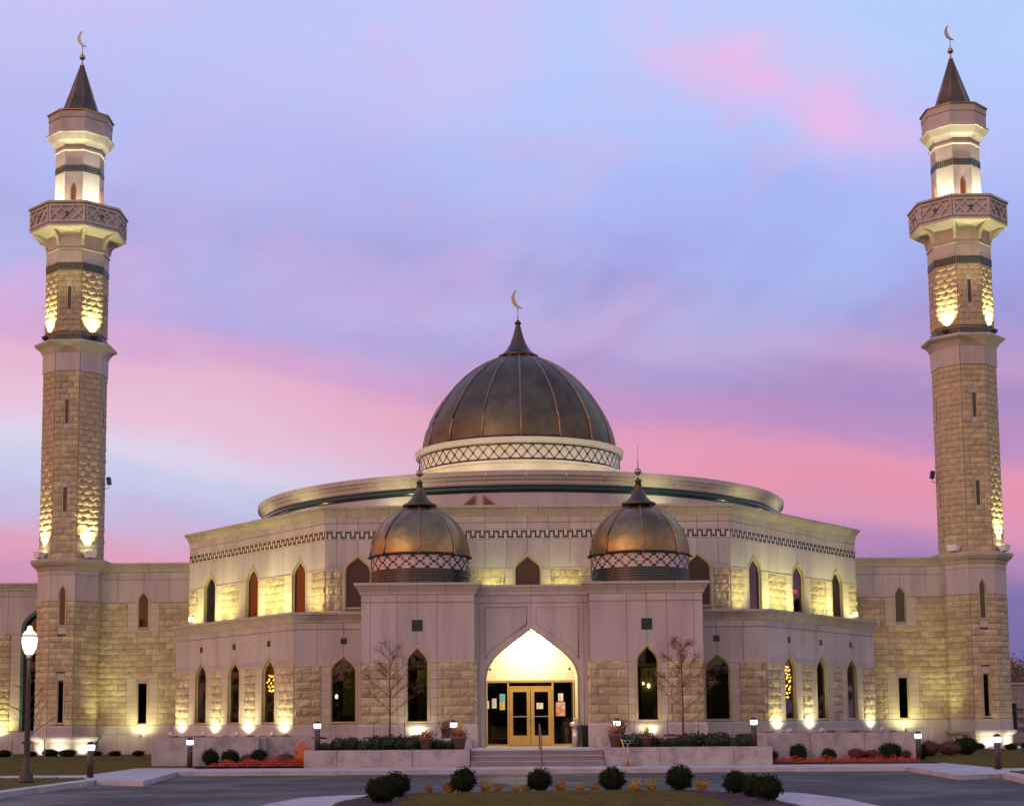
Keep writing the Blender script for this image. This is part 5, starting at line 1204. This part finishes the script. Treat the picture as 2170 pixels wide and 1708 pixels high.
# ------------------------------------------------------------------ facade lights
def uplight(fr, u, d, z, power, label, ang=150, zt=2.7, col=(1, .95, .56), group='floodlights under the ground-floor windows'):
    p = fr.P(u, z, d); housing('floodlight', p, fr.P(u, z + .6, 0), label, .10, True, group); spot(ahead(p, fr.P(u, z + .6, 0), .11), fr.P(u, zt, 0), power, col, ang, .9)
for fr, left, nm in ((frL, True, 'left'), (frR, False, 'right')):
    X = (lambda t_: fr.L - t_) if left else (lambda t_: t_)
    for i, (t_, w_) in enumerate(((.75, 'nearest the front corner'), (4.05, 'between the first and second windows'), (7.38, 'between the second and third windows'), (11.0, 'at the far end'))):
        if not left and i == 2: continue
        uplight(fr, X(t_), .62, 1.34, 135 + 30 * ((i * 7 + left) % 3), 'small uplight on the %s slanting wall, %s' % (nm, w_))
for sgn, nm in ((-1, 'left'), (1, 'right')):
    fr = Frame((-7.2, 65.5), (-2.42, 65.5)) if sgn < 0 else Frame((2.42, 65.5), (7.2, 65.5)); u = sgn * 4.83 + (7.2 if sgn < 0 else -2.42)
    uplight(fr, u, .50, 1.24, 40, 'small uplight below the %s portico window' % nm, 140, 1.7)
    # terrace floodlights washing the upper walls
    fr = fuL if sgn < 0 else fuR; X = (lambda t_: fr.L - t_) if sgn < 0 else (lambda t_: t_)
    for i, t_ in enumerate((.6, 3.2, 4.5, 5.9, 8.9, 10.2, 12.4)):
        spot(fr.P(X(t_), 6.75, 1.35), fr.P(X(t_), 8.3, 0), 255, (.99, 1.0, .42), 105, 1.0)
    p = fr.P(X(12.75), 7.25, .18); housing('security_light', p, fr.P(X(10.5), 7.0, .9), 'white twin security light on the far end of the %s upper wall' % nm, .11, True)
for x in (-5.9, -1.5, 1.5, 5.9): spot((x, 70.1, 7.62), (x, 71.2, 8.7), 95, (.97, 1.0, .42), 120, 1.0)
for sgn in (-1, 1):      # roof floods on the rotunda flanks
    for a_ in (25, 50, 70):
        a = R(-90 + sgn * a_); spot((15.6 * math.cos(a), 87 + 15.6 * math.sin(a), 11.6), (14.3 * math.cos(a), 87 + 14.3 * math.sin(a), 13.2), 120, (1, .97, .5), 130, 1.0)
for x, y, z, pw in ((8.6, 70.6, 3.6, 16), (-8.6, 70.6, 3.6, 16), (4.83, 66.9, 4.0, 5), (-4.83, 66.9, 4.0, 5), (-12.5, 74.0, 3.6, 14), (12.5, 74.0, 3.6, 14), (-15.0, 77.2, 3.6, 12), (15.0, 77.2, 3.6, 12)): point((x, y, z), pw, (1, .80, .38), .2)  # added fill lights without fixtures, brightening the rooms behind the windows
for s_ in (-1, 1): MB().box(s_ * 4.83 - .1, s_ * 4.83 + .55, 67.4, 67.45, 1.5, 4.1).box(s_ * 4.83 - .6, s_ * 4.83 + .6, 67.5, 67.55, 4.15, 4.3).build('interior_screen', intw, port, I4)
# entrance lights
for x, z in ((-.6, 5.1), (.6, 5.1)): point((x, 67.9, z), 115, (1, .86, .55), .12)
spot((0, 67.2, 5.3), (0, 68.6, .8), 120, (1, .84, .5), 110, .8)
point((0, 69.8, 3.2), 3, (1, .6, .3), .1)
# lights around the drum of the main dome
for k in range(7):
    a = R(-90 + (k - 3) * 24); p = Vector((7.6 * math.cos(a), 87 + 7.6 * math.sin(a), 14.4)); spot(p, (5.7 * math.cos(a), 87 + 5.7 * math.sin(a), 16.1), 110, (1, .95, .55), 120, 1.0)

# ------------------------------------------------------------------ lamps seen through the windows
def chandelier(x, y, z, n, label, s_=1.0):
    o = empty('chandelier', (x, y, z), label, 'chandelier'); rg = random.Random(int(abs(x) * 10)); b = MB()
    MB().tube([(x, y, z), (x, y, z + 1.2)], .01, 4).build('cord', dark, o, I4)
    for i in range(n):
        zz = z - i * .16 * s_; r = (.06 + .08 * math.sin(PI * (i + .5) / n)) * s_
        for k in range(4): a = k * 1.57 + i * .9; b.ball((x + r * math.cos(a) + rg.uniform(-.03, .03), y + r * math.sin(a), zz + rg.uniform(-.05, .05)), rg.uniform(.025, .05) * s_, 6, 4)
    b.build('bulbs', e_chan, o, I4)
pL = frL.P(frL.L - 2.95, 4.0, -.50); chandelier(pL.x, pL.y, pL.z, 5, 'lit amber chandelier seen through the first window of the left slanting wall', 1.1)
pR = frR.P(2.95, 4.25, -.48); chandelier(pR.x, pR.y, pR.z, 9, 'tall lit amber chandelier behind the first window of the right slanting wall', 1.1)
def pendant(x, y, z, r, label):
    o = empty('pendant_lamp', (x, y, z), label, 'lamp'); MB().tube([(x, y, z + .1), (x, y, z + .7)], .008, 4).build('cord', dark, o, I4); MB().ball((x, y, z), r, 8, 6, 1.5).build('bulb', e_pend, o, I4)
pendant(-8.75, 71.0, 3.02, .07, 'small pendant lamp seen through the window left of the portico')
pendant(7.75, 71.0, 3.1, .09, 'small pendant lamp seen through the window right of the portico')
pendant(4.82, 67.3, 3.42, .045, 'upper of two small lamps seen in the right portico window')
pendant(5.05, 67.3, 3.32, .07, 'lower of two small lamps seen in the right portico window')
o = empty('exit_sign', (13.4, 77.2, 8), 'small red illuminated sign behind the middle upper window of the right wall', 'sign')
pe = fuR.P(7.25, 8.2, -.5); MB().box(-.16, .16, -.02, .02, -.09, .09).build('sign_face', e_exit, o, Matrix.Translation((pe.x, pe.y, 8.15)) @ Matrix.Rotation(R(10), 4, 'Z'))
